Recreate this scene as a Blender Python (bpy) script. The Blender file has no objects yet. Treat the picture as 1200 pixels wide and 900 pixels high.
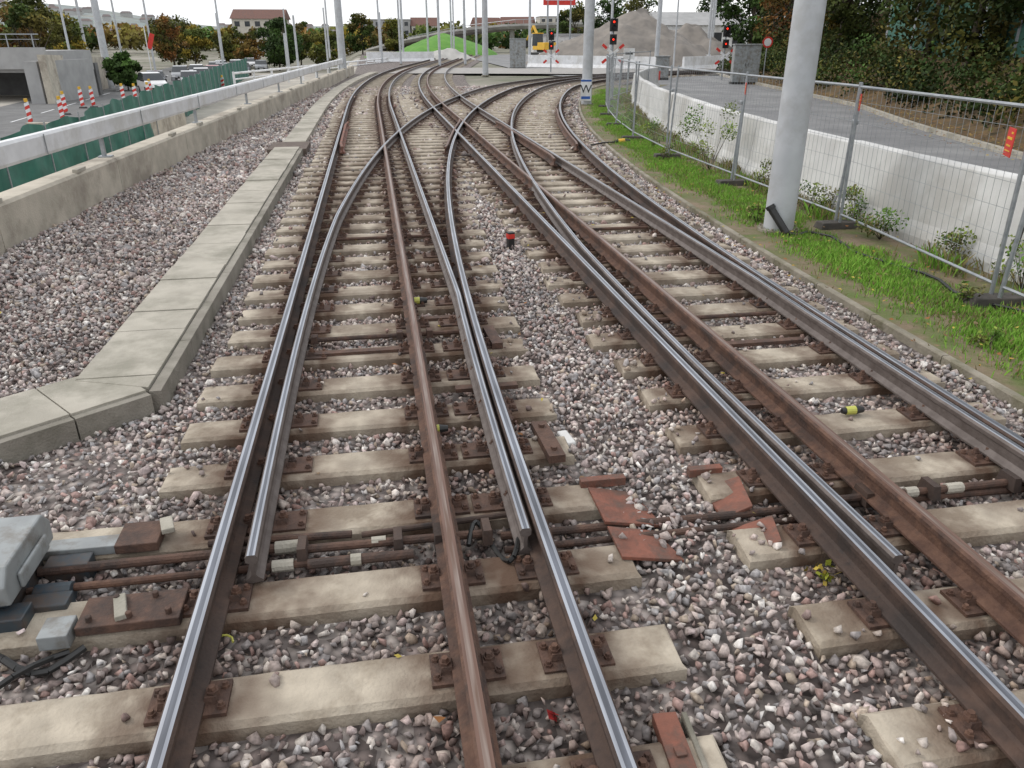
import bpy, bmesh, math, random
import numpy as np
from mathutils import Vector, Matrix, noise as mnoise
random.seed(7)
rng = np.random.default_rng(7)
scene = bpy.context.scene
R = math.radians

# ------------------------------------------------------------------ helpers
def C(X, Y):
    """site grid (X east of the sight line, Y along it) -> world (x across tracks, y along tracks)"""
    return (.9855*X+.1698*Y, -.1698*X+.9855*Y)

def new_mat(name):
    m = bpy.data.materials.new(name); m.use_nodes = True
    nt = m.node_tree
    return m, nt, nt.nodes["Principled BSDF"]

def mat(name, c1, c2=None, scale=5, rough=.8, metal=0, bump=0, bscale=None, detail=2, c3=None, s3=.6, lo=.35, hi=.65, stretch=None, stain=None):
    m, nt, b = new_mat(name)
    N, L = nt.nodes, nt.links
    b.inputs['Roughness'].default_value = rough
    b.inputs['Metallic'].default_value = metal
    tc = N.new('ShaderNodeTexCoord'); vec = tc.outputs['Object']
    if stretch:
        mp = N.new('ShaderNodeMapping'); mp.inputs['Scale'].default_value = stretch; L.new(vec, mp.inputs[0]); vec = mp.outputs[0]
    if c2 is None: c2 = tuple(v*.8 for v in c1)
    nz = N.new('ShaderNodeTexNoise'); nz.inputs['Scale'].default_value = scale; nz.inputs['Detail'].default_value = detail
    nz.inputs['Roughness'].default_value = .65
    L.new(vec, nz.inputs['Vector'])
    cr = N.new('ShaderNodeValToRGB')
    cr.color_ramp.elements[0].position = lo; cr.color_ramp.elements[0].color = (*c1, 1)
    cr.color_ramp.elements[1].position = hi; cr.color_ramp.elements[1].color = (*c2, 1)
    L.new(nz.outputs['Fac'], cr.inputs['Fac'])
    out = cr.outputs['Color']
    if c3 is not None:
        n3 = N.new('ShaderNodeTexNoise'); n3.inputs['Scale'].default_value = s3; n3.inputs['Detail'].default_value = 5
        n3.inputs['Roughness'].default_value = .7
        L.new(vec, n3.inputs['Vector'])
        r3 = N.new('ShaderNodeValToRGB'); r3.color_ramp.elements[0].position = .47; r3.color_ramp.elements[1].position = .63
        L.new(n3.outputs['Fac'], r3.inputs['Fac'])
        mx = N.new('ShaderNodeMix'); mx.data_type = 'RGBA'
        L.new(r3.outputs['Color'], mx.inputs[0]); L.new(out, mx.inputs[6]); mx.inputs[7].default_value = (*c3, 1)
        out = mx.outputs[2]
    if stain is not None:
        a = N.new('ShaderNodeAttribute'); a.attribute_name = 'col'
        sp = N.new('ShaderNodeSeparateColor'); L.new(a.outputs['Color'], sp.inputs[0])
        ma = N.new('ShaderNodeMath'); ma.operation = 'MULTIPLY'; L.new(sp.outputs[0], ma.inputs[0])
        mr = N.new('ShaderNodeMapRange'); mr.inputs['From Min'].default_value = .3; mr.inputs['From Max'].default_value = .6; mr.inputs['To Min'].default_value = .35
        L.new(nz.outputs['Fac'], mr.inputs[0]); L.new(mr.outputs[0], ma.inputs[1])
        mx = N.new('ShaderNodeMix'); mx.data_type = 'RGBA'
        L.new(ma.outputs[0], mx.inputs[0]); L.new(out, mx.inputs[6]); mx.inputs[7].default_value = (*stain, 1)
        out = mx.outputs[2]
    L.new(out, b.inputs['Base Color'])
    if bump:
        nb = N.new('ShaderNodeTexNoise'); nb.inputs['Scale'].default_value = bscale or scale*6; nb.inputs['Detail'].default_value = 2
        L.new(tc.outputs['Object'], nb.inputs['Vector'])
        bp = N.new('ShaderNodeBump'); bp.inputs['Strength'].default_value = bump; bp.inputs['Distance'].default_value = .02
        L.new(nb.outputs['Fac'], bp.inputs['Height']); L.new(bp.outputs['Normal'], b.inputs['Normal'])
    return m

def attr_mat(name, rough=.85, nscale=60, amt=.35, bump=0, spec=.3):
    m, nt, b = new_mat(name); N, L = nt.nodes, nt.links
    b.inputs['Roughness'].default_value = rough; b.inputs['Specular IOR Level'].default_value = spec
    a = N.new('ShaderNodeAttribute'); a.attribute_name = 'col'
    if amt == 0:
        L.new(a.outputs['Color'], b.inputs['Base Color'])
    else:
        tc = N.new('ShaderNodeTexCoord')
        nz = N.new('ShaderNodeTexNoise'); nz.inputs['Scale'].default_value = nscale; nz.inputs['Detail'].default_value = 1
        L.new(tc.outputs['Object'], nz.inputs['Vector'])
        mr = N.new('ShaderNodeMapRange'); mr.inputs['To Min'].default_value = 1-amt; mr.inputs['To Max'].default_value = 1+amt
        mr.inputs['From Min'].default_value = .3; mr.inputs['From Max'].default_value = .7
        L.new(nz.outputs['Fac'], mr.inputs['Value'])
        vm = N.new('ShaderNodeVectorMath'); vm.operation = 'SCALE'
        L.new(a.outputs['Color'], vm.inputs[0]); L.new(mr.outputs[0], vm.inputs['Scale'])
        L.new(vm.outputs[0], b.inputs['Base Color'])
    return m

def empty(name, loc=(0, 0, 0), parent=None):
    o = bpy.data.objects.new(name, None); o.location = loc
    scene.collection.objects.link(o); o.empty_display_size = .2
    if parent: o.parent = parent
    return o

class MB:
    def __init__(s): s.v = []; s.f = []; s.m = []
    def add(s, vs, fs, mi=0):
        b = len(s.v); s.v += [tuple(v) for v in vs]
        s.f += [tuple(b+i for i in f) for f in fs]
        s.m += ([mi]*len(fs) if isinstance(mi, int) else list(mi))
    def box(s, c, size, rz=0, mi=0, taper=1.0, tz=0, tx=0):
        hx, hy, hz = size[0]/2, size[1]/2, size[2]/2
        vs = []
        M = Matrix.Rotation(rz, 3, 'Z') @ Matrix.Rotation(tx, 3, 'X') @ Matrix.Rotation(tz, 3, 'Y')
        for z in (-hz, hz):
            k = taper if z > 0 else 1
            for x, y in ((-hx, -hy), (hx, -hy), (hx, hy), (-hx, hy)):
                p = M @ Vector((x*k, y*k, z)); vs.append((p.x+c[0], p.y+c[1], p.z+c[2]))
        s.add(vs, [(3, 2, 1, 0), (4, 5, 6, 7), (0, 1, 5, 4), (1, 2, 6, 5), (2, 3, 7, 6), (3, 0, 4, 7)], mi)
    def cyl(s, p0, p1, r0, r1=None, n=8, mi=0, cap=True):
        if r1 is None: r1 = r0
        p0 = Vector(p0); p1 = Vector(p1); d = (p1-p0)
        if d.length < 1e-6: return
        d.normalize()
        a = d.orthogonal().normalized(); b = d.cross(a)
        vs = []
        for p, r in ((p0, r0), (p1, r1)):
            for i in range(n):
                t = 2*math.pi*i/n; vs.append(p+(a*math.cos(t)+b*math.sin(t))*r)
        fs = [(i, (i+1) % n, n+(i+1) % n, n+i) for i in range(n)]
        if cap: fs += [tuple(range(n-1, -1, -1)), tuple(range(n, 2*n))]
        s.add(vs, fs, mi)
    def sweep(s, prof, path, mis=0, closed=True, caps=True):
        """prof: list of (lateral, z) ; path: list of (x,y,z)"""
        n = len(prof); vs = []; P = [Vector(p) for p in path]
        for i, p in enumerate(P):
            d = (P[min(i+1, len(P)-1)]-P[max(i-1, 0)]); d.z = 0; d.normalize()
            rt = Vector((d.y, -d.x, 0))
            for a, z in prof: vs.append((p.x+rt.x*a, p.y+rt.y*a, p.z+z))
        fs = []; ms = []
        k = n if closed else n-1
        for i in range(len(P)-1):
            for j in range(k):
                j2 = (j+1) % n
                fs.append((i*n+j, i*n+j2, (i+1)*n+j2, (i+1)*n+j)); ms.append(mis if isinstance(mis, int) else mis[j])
        if caps and closed:
            c = mis if isinstance(mis, int) else mis[0]
            fs.append(tuple(range(n-1, -1, -1))); ms.append(c)
            b = (len(P)-1)*n
            fs.append(tuple(range(b, b+n))); ms.append(c)
        s.add(vs, fs, ms)
    def make(s, name, mats, parent=None, smooth=False, bevel=0, loc=None):
        me = bpy.data.meshes.new(name); me.from_pydata(s.v, [], s.f)
        for m in mats: me.materials.append(m)
        me.polygons.foreach_set('material_index', s.m)
        if smooth: me.polygons.foreach_set('use_smooth', [True]*len(s.f))
        bm = bmesh.new(); bm.from_mesh(me); bmesh.ops.recalc_face_normals(bm, faces=bm.faces); bm.to_mesh(me); bm.free()
        me.update()
        o = bpy.data.objects.new(name, me); scene.collection.objects.link(o)
        if parent: o.parent = parent
        if loc: o.location = loc
        if bevel:
            md = o.modifiers.new('b', 'BEVEL'); md.width = bevel; md.segments = 2; md.limit_method = 'ANGLE'
        return o

def np_mesh(name, V, F, mats, col=None, mi=None, parent=None):
    me = bpy.data.meshes.new(name)
    k = F.shape[1]
    me.vertices.add(len(V)); me.vertices.foreach_set('co', np.ascontiguousarray(V, dtype=np.float32).ravel())
    me.loops.add(F.size); me.loops.foreach_set('vertex_index', np.ascontiguousarray(F, dtype=np.int32).ravel())
    me.polygons.add(len(F)); me.polygons.foreach_set('loop_start', np.arange(0, F.size, k, dtype=np.int32))
    for m in mats: me.materials.append(m)
    if mi is not None: me.polygons.foreach_set('material_index', np.ascontiguousarray(mi, dtype=np.int32))
    me.update(calc_edges=True)
    if col is not None:
        at = me.color_attributes.new('col', 'FLOAT_COLOR', 'POINT')
        c4 = np.ones((len(V), 4), dtype=np.float32); c4[:, :3] = col
        at.data.foreach_set('color', c4.ravel())
    o = bpy.data.objects.new(name, me); scene.collection.objects.link(o)
    if parent: o.parent = parent
    return o

# ------------------------------------------------------------------ materials
ST = (6, .35, 6)
M_top = mat('rail_head_polished', (.47, .49, .53), (.30, .31, .34), 4, .34, 1.0, stretch=ST)
M_topm = mat('rail_head_mid', (.19, .20, .23), (.11, .115, .13), 4, .42, .8, stretch=ST)
M_topb = mat('rail_head_brown', (.105, .058, .042), (.18, .105, .08), 5, .55, .3, stretch=ST)
M_topb2 = mat('rail_head_brown_shine', (.30, .24, .21), (.16, .10, .075), 5, .42, .7, stretch=ST)
M_rust = mat('rail_rust', (.085, .044, .031), (.145, .078, .052), 12, .85, .0, .3, c3=(.05, .032, .026), s3=2.5)
M_dark = mat('rail_dark_steel', (.05, .033, .027), (.095, .058, .043), 10, .8, .0, .2, c3=(.035, .026, .023), s3=2.5)
M_blade = mat('blade_steel', (.10, .08, .072), (.15, .125, .115), 9, .6, .2, .15)
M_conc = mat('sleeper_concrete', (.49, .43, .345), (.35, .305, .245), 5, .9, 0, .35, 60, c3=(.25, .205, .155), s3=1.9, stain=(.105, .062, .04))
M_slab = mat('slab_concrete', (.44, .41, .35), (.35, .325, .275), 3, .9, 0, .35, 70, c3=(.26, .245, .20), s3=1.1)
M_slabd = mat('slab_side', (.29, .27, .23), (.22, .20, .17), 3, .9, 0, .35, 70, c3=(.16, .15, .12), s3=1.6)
M_kerb = mat('kerb_dirty', (.30, .27, .22), (.20, .18, .14), 3, .9, 0, .35, 40, c3=(.14, .13, .08), s3=1.6)
M_wall = mat('wall_concrete', (.55, .50, .42), (.42, .385, .32), 2, .9, 0, .3, 40, c3=(.30, .265, .22), s3=.9)
M_barr = mat('barrier_concrete', (.66, .66, .65), (.56, .56, .555), 1.5, .85, 0, .15, 50, c3=(.46, .45, .43), s3=.5)
M_gap = mat('barrier_joint_dark', (.06, .06, .055), (.09, .085, .08), 5, .9)
M_white = mat('white_paint', (.78, .79, .81), (.68, .69, .71), 3, .5, c3=(.58, .58, .57), s3=1.1)
M_galv = mat('galvanised', (.36, .38, .40), (.28, .30, .32), 12, .45, .6)
M_pole = mat('pole_paint', (.50, .52, .545), (.43, .45, .475), 2.5, .5, .1, .05, c3=(.39, .40, .41), s3=1.5)
M_redbrown = mat('red_brown_board', (.23, .085, .055), (.15, .062, .042), 9, .75, 0, .3, c3=(.11, .065, .05), s3=6)
M_plate = mat('plate_rust', (.075, .042, .031), (.12, .066, .046), 15, .8, .0, .3, c3=(.045, .03, .025), s3=4)
M_black = mat('black_plastic', (.012, .012, .012), (.02, .02, .02), 6, .5)
M_grey = mat('machine_grey', (.30, .32, .325), (.24, .255, .26), 6, .5, .1, c3=(.18, .17, .155), s3=5)
M_bluegrey = mat('machine_blue', (.03, .045, .06), (.055, .07, .08), 6, .5, .2, c3=(.08, .06, .05), s3=5)
M_red = mat('sign_red', (.62, .03, .02), (.5, .03, .02), 5, .5)
M_yel = mat('yellow_plastic', (.50, .52, .10), (.42, .40, .08), 5, .5)
M_yelp = mat('yellow_paint', (.72, .42, .03), (.6, .35, .03), 4, .5)
M_asph = mat('asphalt', (.20, .20, .205), (.165, .165, .17), 1.2, .9, 0, .3, 90, c3=(.25, .25, .25), s3=.35)
M_asph2 = mat('asphalt_old', (.12, .12, .12), (.16, .16, .16), 1.2, .9, 0, .3, 90)
M_ground = mat('earth', (.19, .17, .14), (.12, .13, .08), .4, .95, 0, .4, 8, c3=(.28, .26, .22), s3=.06)
M_site = mat('site_ground', (.38, .35, .30), (.28, .26, .23), .5, .95, 0, .4, 10, c3=(.46, .43, .38), s3=.2)
M_leaflit = mat('leaf_litter', (.11, .065, .03), (.06, .05, .025), 3, .95, 0, .6, 14, c3=(.16, .10, .04), s3=2)
M_verge = mat('verge_soil', (.10, .13, .035), (.15, .115, .07), 2.2, .95, 0, .5, 30, c3=(.20, .15, .10), s3=1.1)
M_tarp = mat('green_tarp', (.012, .10, .075), (.02, .15, .11), 2, .6, 0, .5, 3)
M_noise = mat('noise_wall_green', (.045, .13, .10), (.06, .17, .13), 2, .6)
M_glass = mat('glass_dark', (.03, .035, .04), (.04, .045, .05), 2, .12)
M_bark = mat('bark', (.07, .055, .04), (.11, .09, .07), 8, .9, 0, .4)
M_leaf = attr_mat('leaf', .7, 3, 0, spec=.15)
M_grassb = attr_mat('grass_blade', .7, 3, 0, spec=.15)
M_stone = attr_mat('ballast_stone', .9, 60, .28)
M_tile = mat('roof_tiles', (.16, .07, .05), (.11, .06, .05), 3, .8)
M_plast = mat('render_wall', (.55, .52, .46), (.48, .45, .40), 1, .9)
M_plast2 = mat('render_wall_grey', (.36, .36, .36), (.30, .30, .30), 1, .9)
M_bridge = mat('bridge_concrete', (.46, .455, .44), (.38, .375, .36), 1, .9, c3=(.30, .29, .28), s3=.3)
M_hill = mat('hill_far_haze', (.17, .22, .22), (.24, .24, .21), .012, 1, 0, 0, c3=(.27, .30, .31), s3=.03)  # bluish distance haze is painted into the hill colours
M_green = mat('grass_green', (.08, .22, .03), (.12, .28, .04), .8, .95, 0, .4, 10)
M_mound = mat('gravel_mound', (.25, .225, .20), (.18, .165, .15), .8, .95, 0, .7, 6)
M_blue = mat('sign_blue', (.02, .10, .40), (.02, .09, .36), 3, .5)
def emis(name, col, st):
    m, nt, b = new_mat(name); b.inputs['Base Color'].default_value = (*col, 1)
    b.inputs['Emission Color'].default_value = (*col, 1); b.inputs['Emission Strength'].default_value = st
    return m
M_lamp = emis('red_signal_lamp', (1, .03, .01), 2)

def ballast_bed_mat():
    m, nt, b = new_mat('ballast_bed'); N, L = nt.nodes, nt.links
    b.inputs['Roughness'].default_value = .9
    tc = N.new('ShaderNodeTexCoord')
    vo = N.new('ShaderNodeTexVoronoi'); vo.inputs['Scale'].default_value = 15
    L.new(tc.outputs['Object'], vo.inputs['Vector'])
    sp = N.new('ShaderNodeSeparateColor'); L.new(vo.outputs['Color'], sp.inputs[0])
    cr = N.new('ShaderNodeValToRGB'); e = cr.color_ramp.elements
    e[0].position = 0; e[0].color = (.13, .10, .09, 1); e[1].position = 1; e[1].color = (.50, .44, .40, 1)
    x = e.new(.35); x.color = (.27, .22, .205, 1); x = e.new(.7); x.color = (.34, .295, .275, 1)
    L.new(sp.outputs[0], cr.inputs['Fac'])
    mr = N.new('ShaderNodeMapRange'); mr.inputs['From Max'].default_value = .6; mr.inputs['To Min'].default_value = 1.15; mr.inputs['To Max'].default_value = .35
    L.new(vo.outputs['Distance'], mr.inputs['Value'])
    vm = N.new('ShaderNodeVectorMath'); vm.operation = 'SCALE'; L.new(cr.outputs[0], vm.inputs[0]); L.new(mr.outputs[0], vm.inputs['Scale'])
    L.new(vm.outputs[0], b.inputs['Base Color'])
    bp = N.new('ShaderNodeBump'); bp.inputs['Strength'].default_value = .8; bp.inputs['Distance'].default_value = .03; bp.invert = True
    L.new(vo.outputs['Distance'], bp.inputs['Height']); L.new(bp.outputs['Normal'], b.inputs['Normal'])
    return m
M_bed = ballast_bed_mat()

# ------------------------------------------------------------------ track geometry
def route(x0, segs, y0=-6., ds=.25):
    pts = []; x, y, h, l = x0, y0, 0., 0.
    pts.append((x, y, h, l))
    for ln, k in segs:
        n = int(round(ln/ds))
        for _ in range(n):
            hm = h+k*ds/2
            x += math.sin(hm)*ds; y += math.cos(hm)*ds; h += k*ds; l += ds
            pts.append((x, y, h, l))
    return pts
XA, XB = -.085, 2.83
Aseg = [(34, 0), (46, 1/266.), (130, 0)]
Bseg = [(8.5, 0), (36, 1/112.), (40, 1/34.), (14, 0)]
RA, RB = route(XA, Aseg), route(XB, Aseg)
BA, BB = route(XA, Bseg), route(XB, Bseg)
_n = int((8.5+36+12)/.25)
_bx = np.array([p[0]-XA for p in BA])[:_n]; _by = np.array([p[1] for p in BA])[:_n]
def off(y): return float(np.interp(y, _by, _bx))
def offv(y): return np.interp(y, _by, _bx)
_ax = np.array([p[0]-XA for p in RA]); _ay = np.array([p[1] for p in RA])
def offA(y): return float(np.interp(y, _ay, _ax))

Zs, Zp, Zr = .03, .048, .05      # sleeper top, plate top, rail foot
def rail_prof(hw=.034, fl=.0625, fr=.0625, mid=.011):
    return [(-fl, 0), (fr, 0), (fr, .012), (.02, .028), (.009, .042), (.009, .100), (hw-.002, .112), (hw, .136), (hw-.010, .149),
            (mid, .1498), (-mid, .1498), (-hw+.010, .149), (-hw, .136), (-hw+.002, .112), (-.009, .100), (-.009, .042), (-.02, .028), (-fl, .012)]
def rail(name, rt, o, parent, idx, y0=None, y1=None, extra=None, kind='main', l1=None, z=0):
    pts = []
    for x, y, h, l in rt:
        if y0 is not None and y < y0-1e-6: continue
        if y1 is not None and y > y1: break
        if l1 is not None and l > l1: break
        oo = o+(extra(y) if extra else 0)
        pts.append((x+math.cos(h)*oo, y-math.sin(h)*oo, Zr+.0012*idx+z))
    mb = MB()
    if kind in ('main', 'mid'): pr = rail_prof()
    elif kind == 'blade': pr = rail_prof(.028, .04, .04, .008)
    else: pr = rail_prof(.03)
    mis = [0]*18
    mis[8] = mis[10] = 1; mis[9] = 2
    mb.sweep(pr, pts, mis)
    mats = {'main': [M_dark, M_top, M_topm], 'mid': [M_rust, M_topb, M_topb2], 'blade': [M_blade, M_top, M_topm], 'check': [M_redbrown]*3, 'checkd': [M_rust, M_topb, M_topb]}[kind]
    mb.make(name, mats, parent)
    return pts

tA = empty('railway_track'); tB = empty('railway_track.001')
uA = empty('railway_turnout'); uB = empty('railway_turnout.001')
y_tip = 2.95
def ex_open(y): return .155*max(0, 1-(y-y_tip)/7.5)
def ex_closed(y): return -max(0, .082-off(y))
def exB_open(y): return .125*max(0, 1-(y-2.3)/6)
rails = []
rails.append(rail('rail_left', RA, -.75, tA, 0))
rails.append(rail('rail_middle', RA, .305, tA, 1, kind='mid'))
rails.append(rail('rail_right', RA, .75, tA, 2, y0=y_tip, extra=ex_closed, kind='blade'))
rails.append(rail('turnout_rail_left', BA, -.75, uA, 3, y0=y_tip, extra=ex_open, kind='blade'))
rails.append(rail('turnout_rail_right', BA, .75, uA, 4))
rails.append(rail('rail_left', RB, -.75, tB, 5))
rails.append(rail('rail_middle', RB, -.29, tB, 6, kind='mid'))
rails.append(rail('rail_right', RB, .75, tB, 7, y0=2.4, extra=ex_closed, kind='blade'))
rails.append(rail('turnout_rail_left', BB, -.75, uB, 8, y0=2.3, extra=exB_open, kind='blade'))
rails.append(rail('turnout_rail_right', BB, .75, uB, 9))
def bell(y0, y1):
    def f(y):
        a = min(y-y0, y1-y); return .05*max(0, 1-a/.6)
    return f
rail('check_rail', RA, -.75+.105, tA, 10, y0=17.5, y1=23.0, extra=bell(17.5, 23), kind='check', z=.012)
rail('check_rail', BA, .75-.105, uA, 11, y0=17.0, y1=23.5, extra=lambda y: -bell(17, 23.5)(y), kind='checkd', z=.004)
rail('check_rail', RB, .75-.105, tB, 12, y0=15.0, y1=22.5, extra=lambda y: -bell(15, 22.5)(y), kind='checkd', z=.004)
rail('check_rail', BB, .75-.105, uB, 10, y0=17.0, y1=27.0, extra=lambda y: -bell(17, 27)(y), kind='checkd', z=.004)

# sleepers ---------------------------------------------------------------
sl = MB(); rects = []
rows = [1.75+.585*k for k in range(-9, 63)]
def sleeper_box(xa, xb, y, sk=0):
    """chamfered prestressed bearer lying along x"""
    w0, w1 = .145, .108
    yj = y+sk; rot = random.uniform(-.006, .006)
    pr = [(-w0, -.16), (w0, -.16), (w0-.012, Zs-.018), (w1, Zs), (-w1, Zs), (-w0+.012, Zs-.018)]
    n = 6; vs = []
    e = .014
    xs = [xa]+list(np.arange(xa+.06, xb-.06, .07 if y < 16 else .25))+[xb]
    for i, xx in enumerate(xs):
        for a, z in pr:
            q = (e if i == 0 else (-e if i == len(xs)-1 else 0)) if z == Zs else 0
            vs.append((xx+q, yj+a+(xx-xa)*rot, z-(.006 if (z == Zs and i in (0, len(xs)-1)) else 0)+(random.uniform(-.002, .002) if z > 0 else 0)))
    m_ = len(xs)
    fs = [(i*n+j, i*n+(j+1) % n, (i+1)*n+(j+1) % n, (i+1)*n+j) for i in range(m_-1) for j in range(n)]
    fs += [tuple(range(n)), tuple(range(m_*n-1, m_*n-n-1, -1))]
    sl.add(vs, fs, 0)
    rects.append((xa, xb, yj-.148, yj+.148))
for y in rows:
    j = random.uniform(-.02, .02)
    o = off(y); oa = offA(y)
    if y < 16.3:
        xa = -1.35+random.uniform(-.03, .03)
        if 2.7 < y < 3.8: xa = -2.35
        elif 2.2 < y < 2.5: xa = -2.0
        elif y < 2.2: xa = -1.7
        sleeper_box(xa, max(1.03, .665+o+.42)+random.uniform(-.03, .03), y)
        sleeper_box(1.70+random.uniform(-.06, .06), max(4.02, 3.58+o+.45)+random.uniform(-.03, .03), y+j)
    elif y < 37.6:
        sleeper_box(-1.3+oa, 1.0+oa, y) if o > 2.2 else sleeper_box(-1.3, .665+o+.4, y)
        sleeper_box((1.06+oa) if o > 2.2 else .665+o+.45, 3.58+o+.45, y+j)
def sleeper_rot(x, y, h, w=2.5):
    sl.box((x, y, -.065), (w, .24, .18), -h, 0, .97)
for rt, lmin, lmax in ((RA, 44, 160), (RB, 44, 160), (BA, 44, 92), (BB, 44, 92)):
    nxt = lmin
    for x, y, h, l in rt:
        if l >= nxt and l < lmax: sleeper_rot(x, y, h); nxt = l+.6
rail_xy = []
for k, p in enumerate(rails):
    a = np.array(p); yy = a[:, 1]
    stop = np.argmax(np.diff(yy) < 0.05) if (np.diff(yy) < 0.05).any() else len(yy)
    rail_xy.append((yy[:stop], a[:stop, 0]))
def dist_rail(X, Y):
    dm = np.full(len(X), 9.)
    for yy, xx in rail_xy:
        v = Y >= yy[0]-.3
        dd = np.abs(X-np.interp(Y, yy, xx)); dm = np.where(v, np.minimum(dm, dd), dm)
    return dm
so_ = sl.make('railway_sleepers', [M_conc])
sv = np.array(sl.v)
rad_ = np.where((sv[:, 1] > 2.6) & (sv[:, 1] < 9), .34, .26)
sv_dark = np.clip(1.25-(dist_rail(sv[:, 0], sv[:, 1])-.06)/rad_, .0, 1)
sv_dark = np.maximum(sv_dark, np.clip((sv[:, 2] < 0)*.40, 0, 1))  # sleeper sides also get darker towards the bottom
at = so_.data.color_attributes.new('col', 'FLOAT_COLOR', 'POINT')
c4 = np.ones((len(sv), 4), dtype=np.float32); c4[:, :3] = sv_dark[:, None]; at.data.foreach_set('color', c4.ravel())

# fastenings ---------------------------------------------------------------
fa = MB()
def hexbolt(x, y, z, r=.017, h=.035):
    fa.cyl((x, y, z), (x, y, z+h*.5), r*1.5, r*1.4, 6, 1); fa.cyl((x, y, z+h*.5), (x, y, z+h), r, r*.8, 6, 1)
for (xa, xb, ya, yb) in rects:
    y = (ya+yb)/2
    if y > 36: continue
    for k, (yy, xx) in enumerate(rail_xy):
        if y < yy[0] or y > yy[-1]: continue
        x = float(np.interp(y, yy, xx))
        if not (xa-.05 < x < xb+.05): continue
        zt = Zp-.0016*(k % 5)
        wide = .20 if k in (3, 8, 2) and y < 9 else .145
        fa.box((x, y, (Zs-.004+zt)/2), (wide*2, .17, zt-Zs+.004), random.uniform(-.01, .01), 0)
        if y < 14:
            for sx in (-1, 1):
                fa.box((x+sx*.082, y, zt+.014), (.055, .075, .03), 0, 0, .75)
                hexbolt(x+sx*.088, y, zt+.022)
                hexbolt(x+sx*(wide-.022), y+.05, zt, .012, .024); hexbolt(x+sx*(wide-.022), y-.05, zt, .012, .024)
        else:
            for sx in (-1, 1): fa.box((x+sx*.085, y, zt+.02), (.055, .07, .04), 0, 0, .7)
fa.make('rail_fastenings', [M_plate, M_rust], tA)

jb = MB()
for (x, y, L_) in ((XA+.75+.06, 4.45, .45), (XA+.305+.03, 6.6, .5), (XB-.75+.055, 3.4, .5), (XA-.75-.05, 8.3, .4)):
    jb.box((x, y, .12), (.022, L_, .07), 0, 0)
    for q in (-.3, -.1, .1, .3): jb.cyl((x-.03, y+q*L_, .12), (x+.03, y+q*L_, .12), .014, n=6)
jb.box((.93, 4.1, .055), (.10, .46, .05), .05, 0); jb.box((.86, 5.95, .06), (.09, .42, .05), .05, 0)
for q in (-.15, .15): jb.cyl((.93-q*.05, 4.1+q, .08), (.93-q*.05, 4.1+q, .10), .02, n=6)
for (x0, x1, y_) in ((.45, .9, 5.0), (.3, .9, 6.55), (-.6, .1, 5.85), (2.2, 2.5, 4.4), (2.7, 3.4, 5.5)): jb.box(((x0+x1)/2, y_, .04), (x1-x0, .07, .03), 0, 0)
jb.make('rail_joint_plates', [M_plate], tA)

# ------------------------------------------------------------------ point machine & rods
pm = empty('point_machine', (0, 0, 0))
b = MB()
mx, my = -2.02, 3.17
b.box((mx, my, .0), (.62, .40, .20), 0, 1)
b.make('housing', [M_grey, M_bluegrey], pm, bevel=.015)
b = MB()
b.sweep([(-.25, .0), (.25, .0), (.26, .10), (.20, .17), (-.20, .17), (-.26, .10)],
        [(mx-.38, my, .125), (mx+.36, my, .125)], 0)
b.box((mx+.372, my, .18), (.02, .30, .08), 0, 0)
b.make('lid', [M_grey], pm, bevel=.012)
b = MB()
b.box((mx, my, .11), (.66, .44, .025), 0, 1)
b.box((mx+.44, my-.14, -.0), (.2, .10, .12), 0, 1); b.box((mx+.44, my+.15, -.0), (.2, .10, .12), 0, 1)
b.box((mx+.33, my-.24, .04), (.16, .12, .10), 0, 1); b.box((mx-.05, my-.26, -.02), (.4, .12, .08), 0, 1)
for q in range(3): b.cyl((mx-.2+q*.22, my-.215, .02), (mx-.2+q*.22, my-.20, .02), .03, n=8, mi=0)
b.box((mx+.1, my-.24, .08), (.3, .05, .04), 0, 1); b.cyl((mx+.36, my-.05, .02), (mx+.52, my-.05, .02), .05, n=12, mi=1)
b.make('brackets', [M_grey, M_bluegrey], pm, bevel=.006)
b = MB()
b.box((-1.52, 3.43, .05), (.55, .10, .05), 0, 0); b.box((-1.45, 2.80, .055), (.12, .13, .07), 0, 0)
b.box((-1.28, 3.45, .065), (.20, .20, .05), 0, 1); b.box((-1.17, 2.88, .06), (.42, .20, .045), 0, 1)
b.box((-1.22, 2.88, .09), (.05, .16, .03), .3, 2); b.box((-1.16, 3.48, .10), (.06, .12, .03), .3, 2)
for i in range(5): b.cyl((-1.33+i*.08, 2.82+.12*(i % 2), .08), (-1.33+i*.08, 2.82+.12*(i % 2), .11), .015, n=6, mi=1)
b.make('cover_plates', [M_grey, M_plate, M_slab], pm, bevel=.005)
rd = MB()
def rod(x0, x1, y0, y1, z0, z1, r, mi=0, n=10): rd.cyl((x0, y0, z0), (x1, y1, z1), r, n=n, mi=mi)
rod(-1.7, -.62, 3.28, 3.28, .035, .035, .024, 0); rod(-1.7, -.05, 3.14, 3.14, .03, .03, .019, 2)
rod(-.5, .45, 3.22, 3.20, .055, .055, .022, 0); rod(-.45, .05, 3.10, 3.10, .05, .05, .024, 0)
rod(-.95, -.25, 3.37, 3.33, .04, .04, .020, 0); rod(-.2, .6, 3.30, 3.36, .05, .05, .016, 1)
rod(-.62, -.5, 3.28, 3.28, .035, .035, .034, 3); rod(-.62, -.52, 3.14, 3.14, .03, .03, .03, 3); rod(-.25, -.2, 3.1, 3.1, .05, .05, .03, 3)
rod(-.15, -.08, 3.22, 3.22, .055, .055, .028, 3)
for xx in (-.48, -.02, .18, .42): rd.box((xx, 3.2, .07), (.05, .14, .08), 0, 1, .8)
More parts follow.
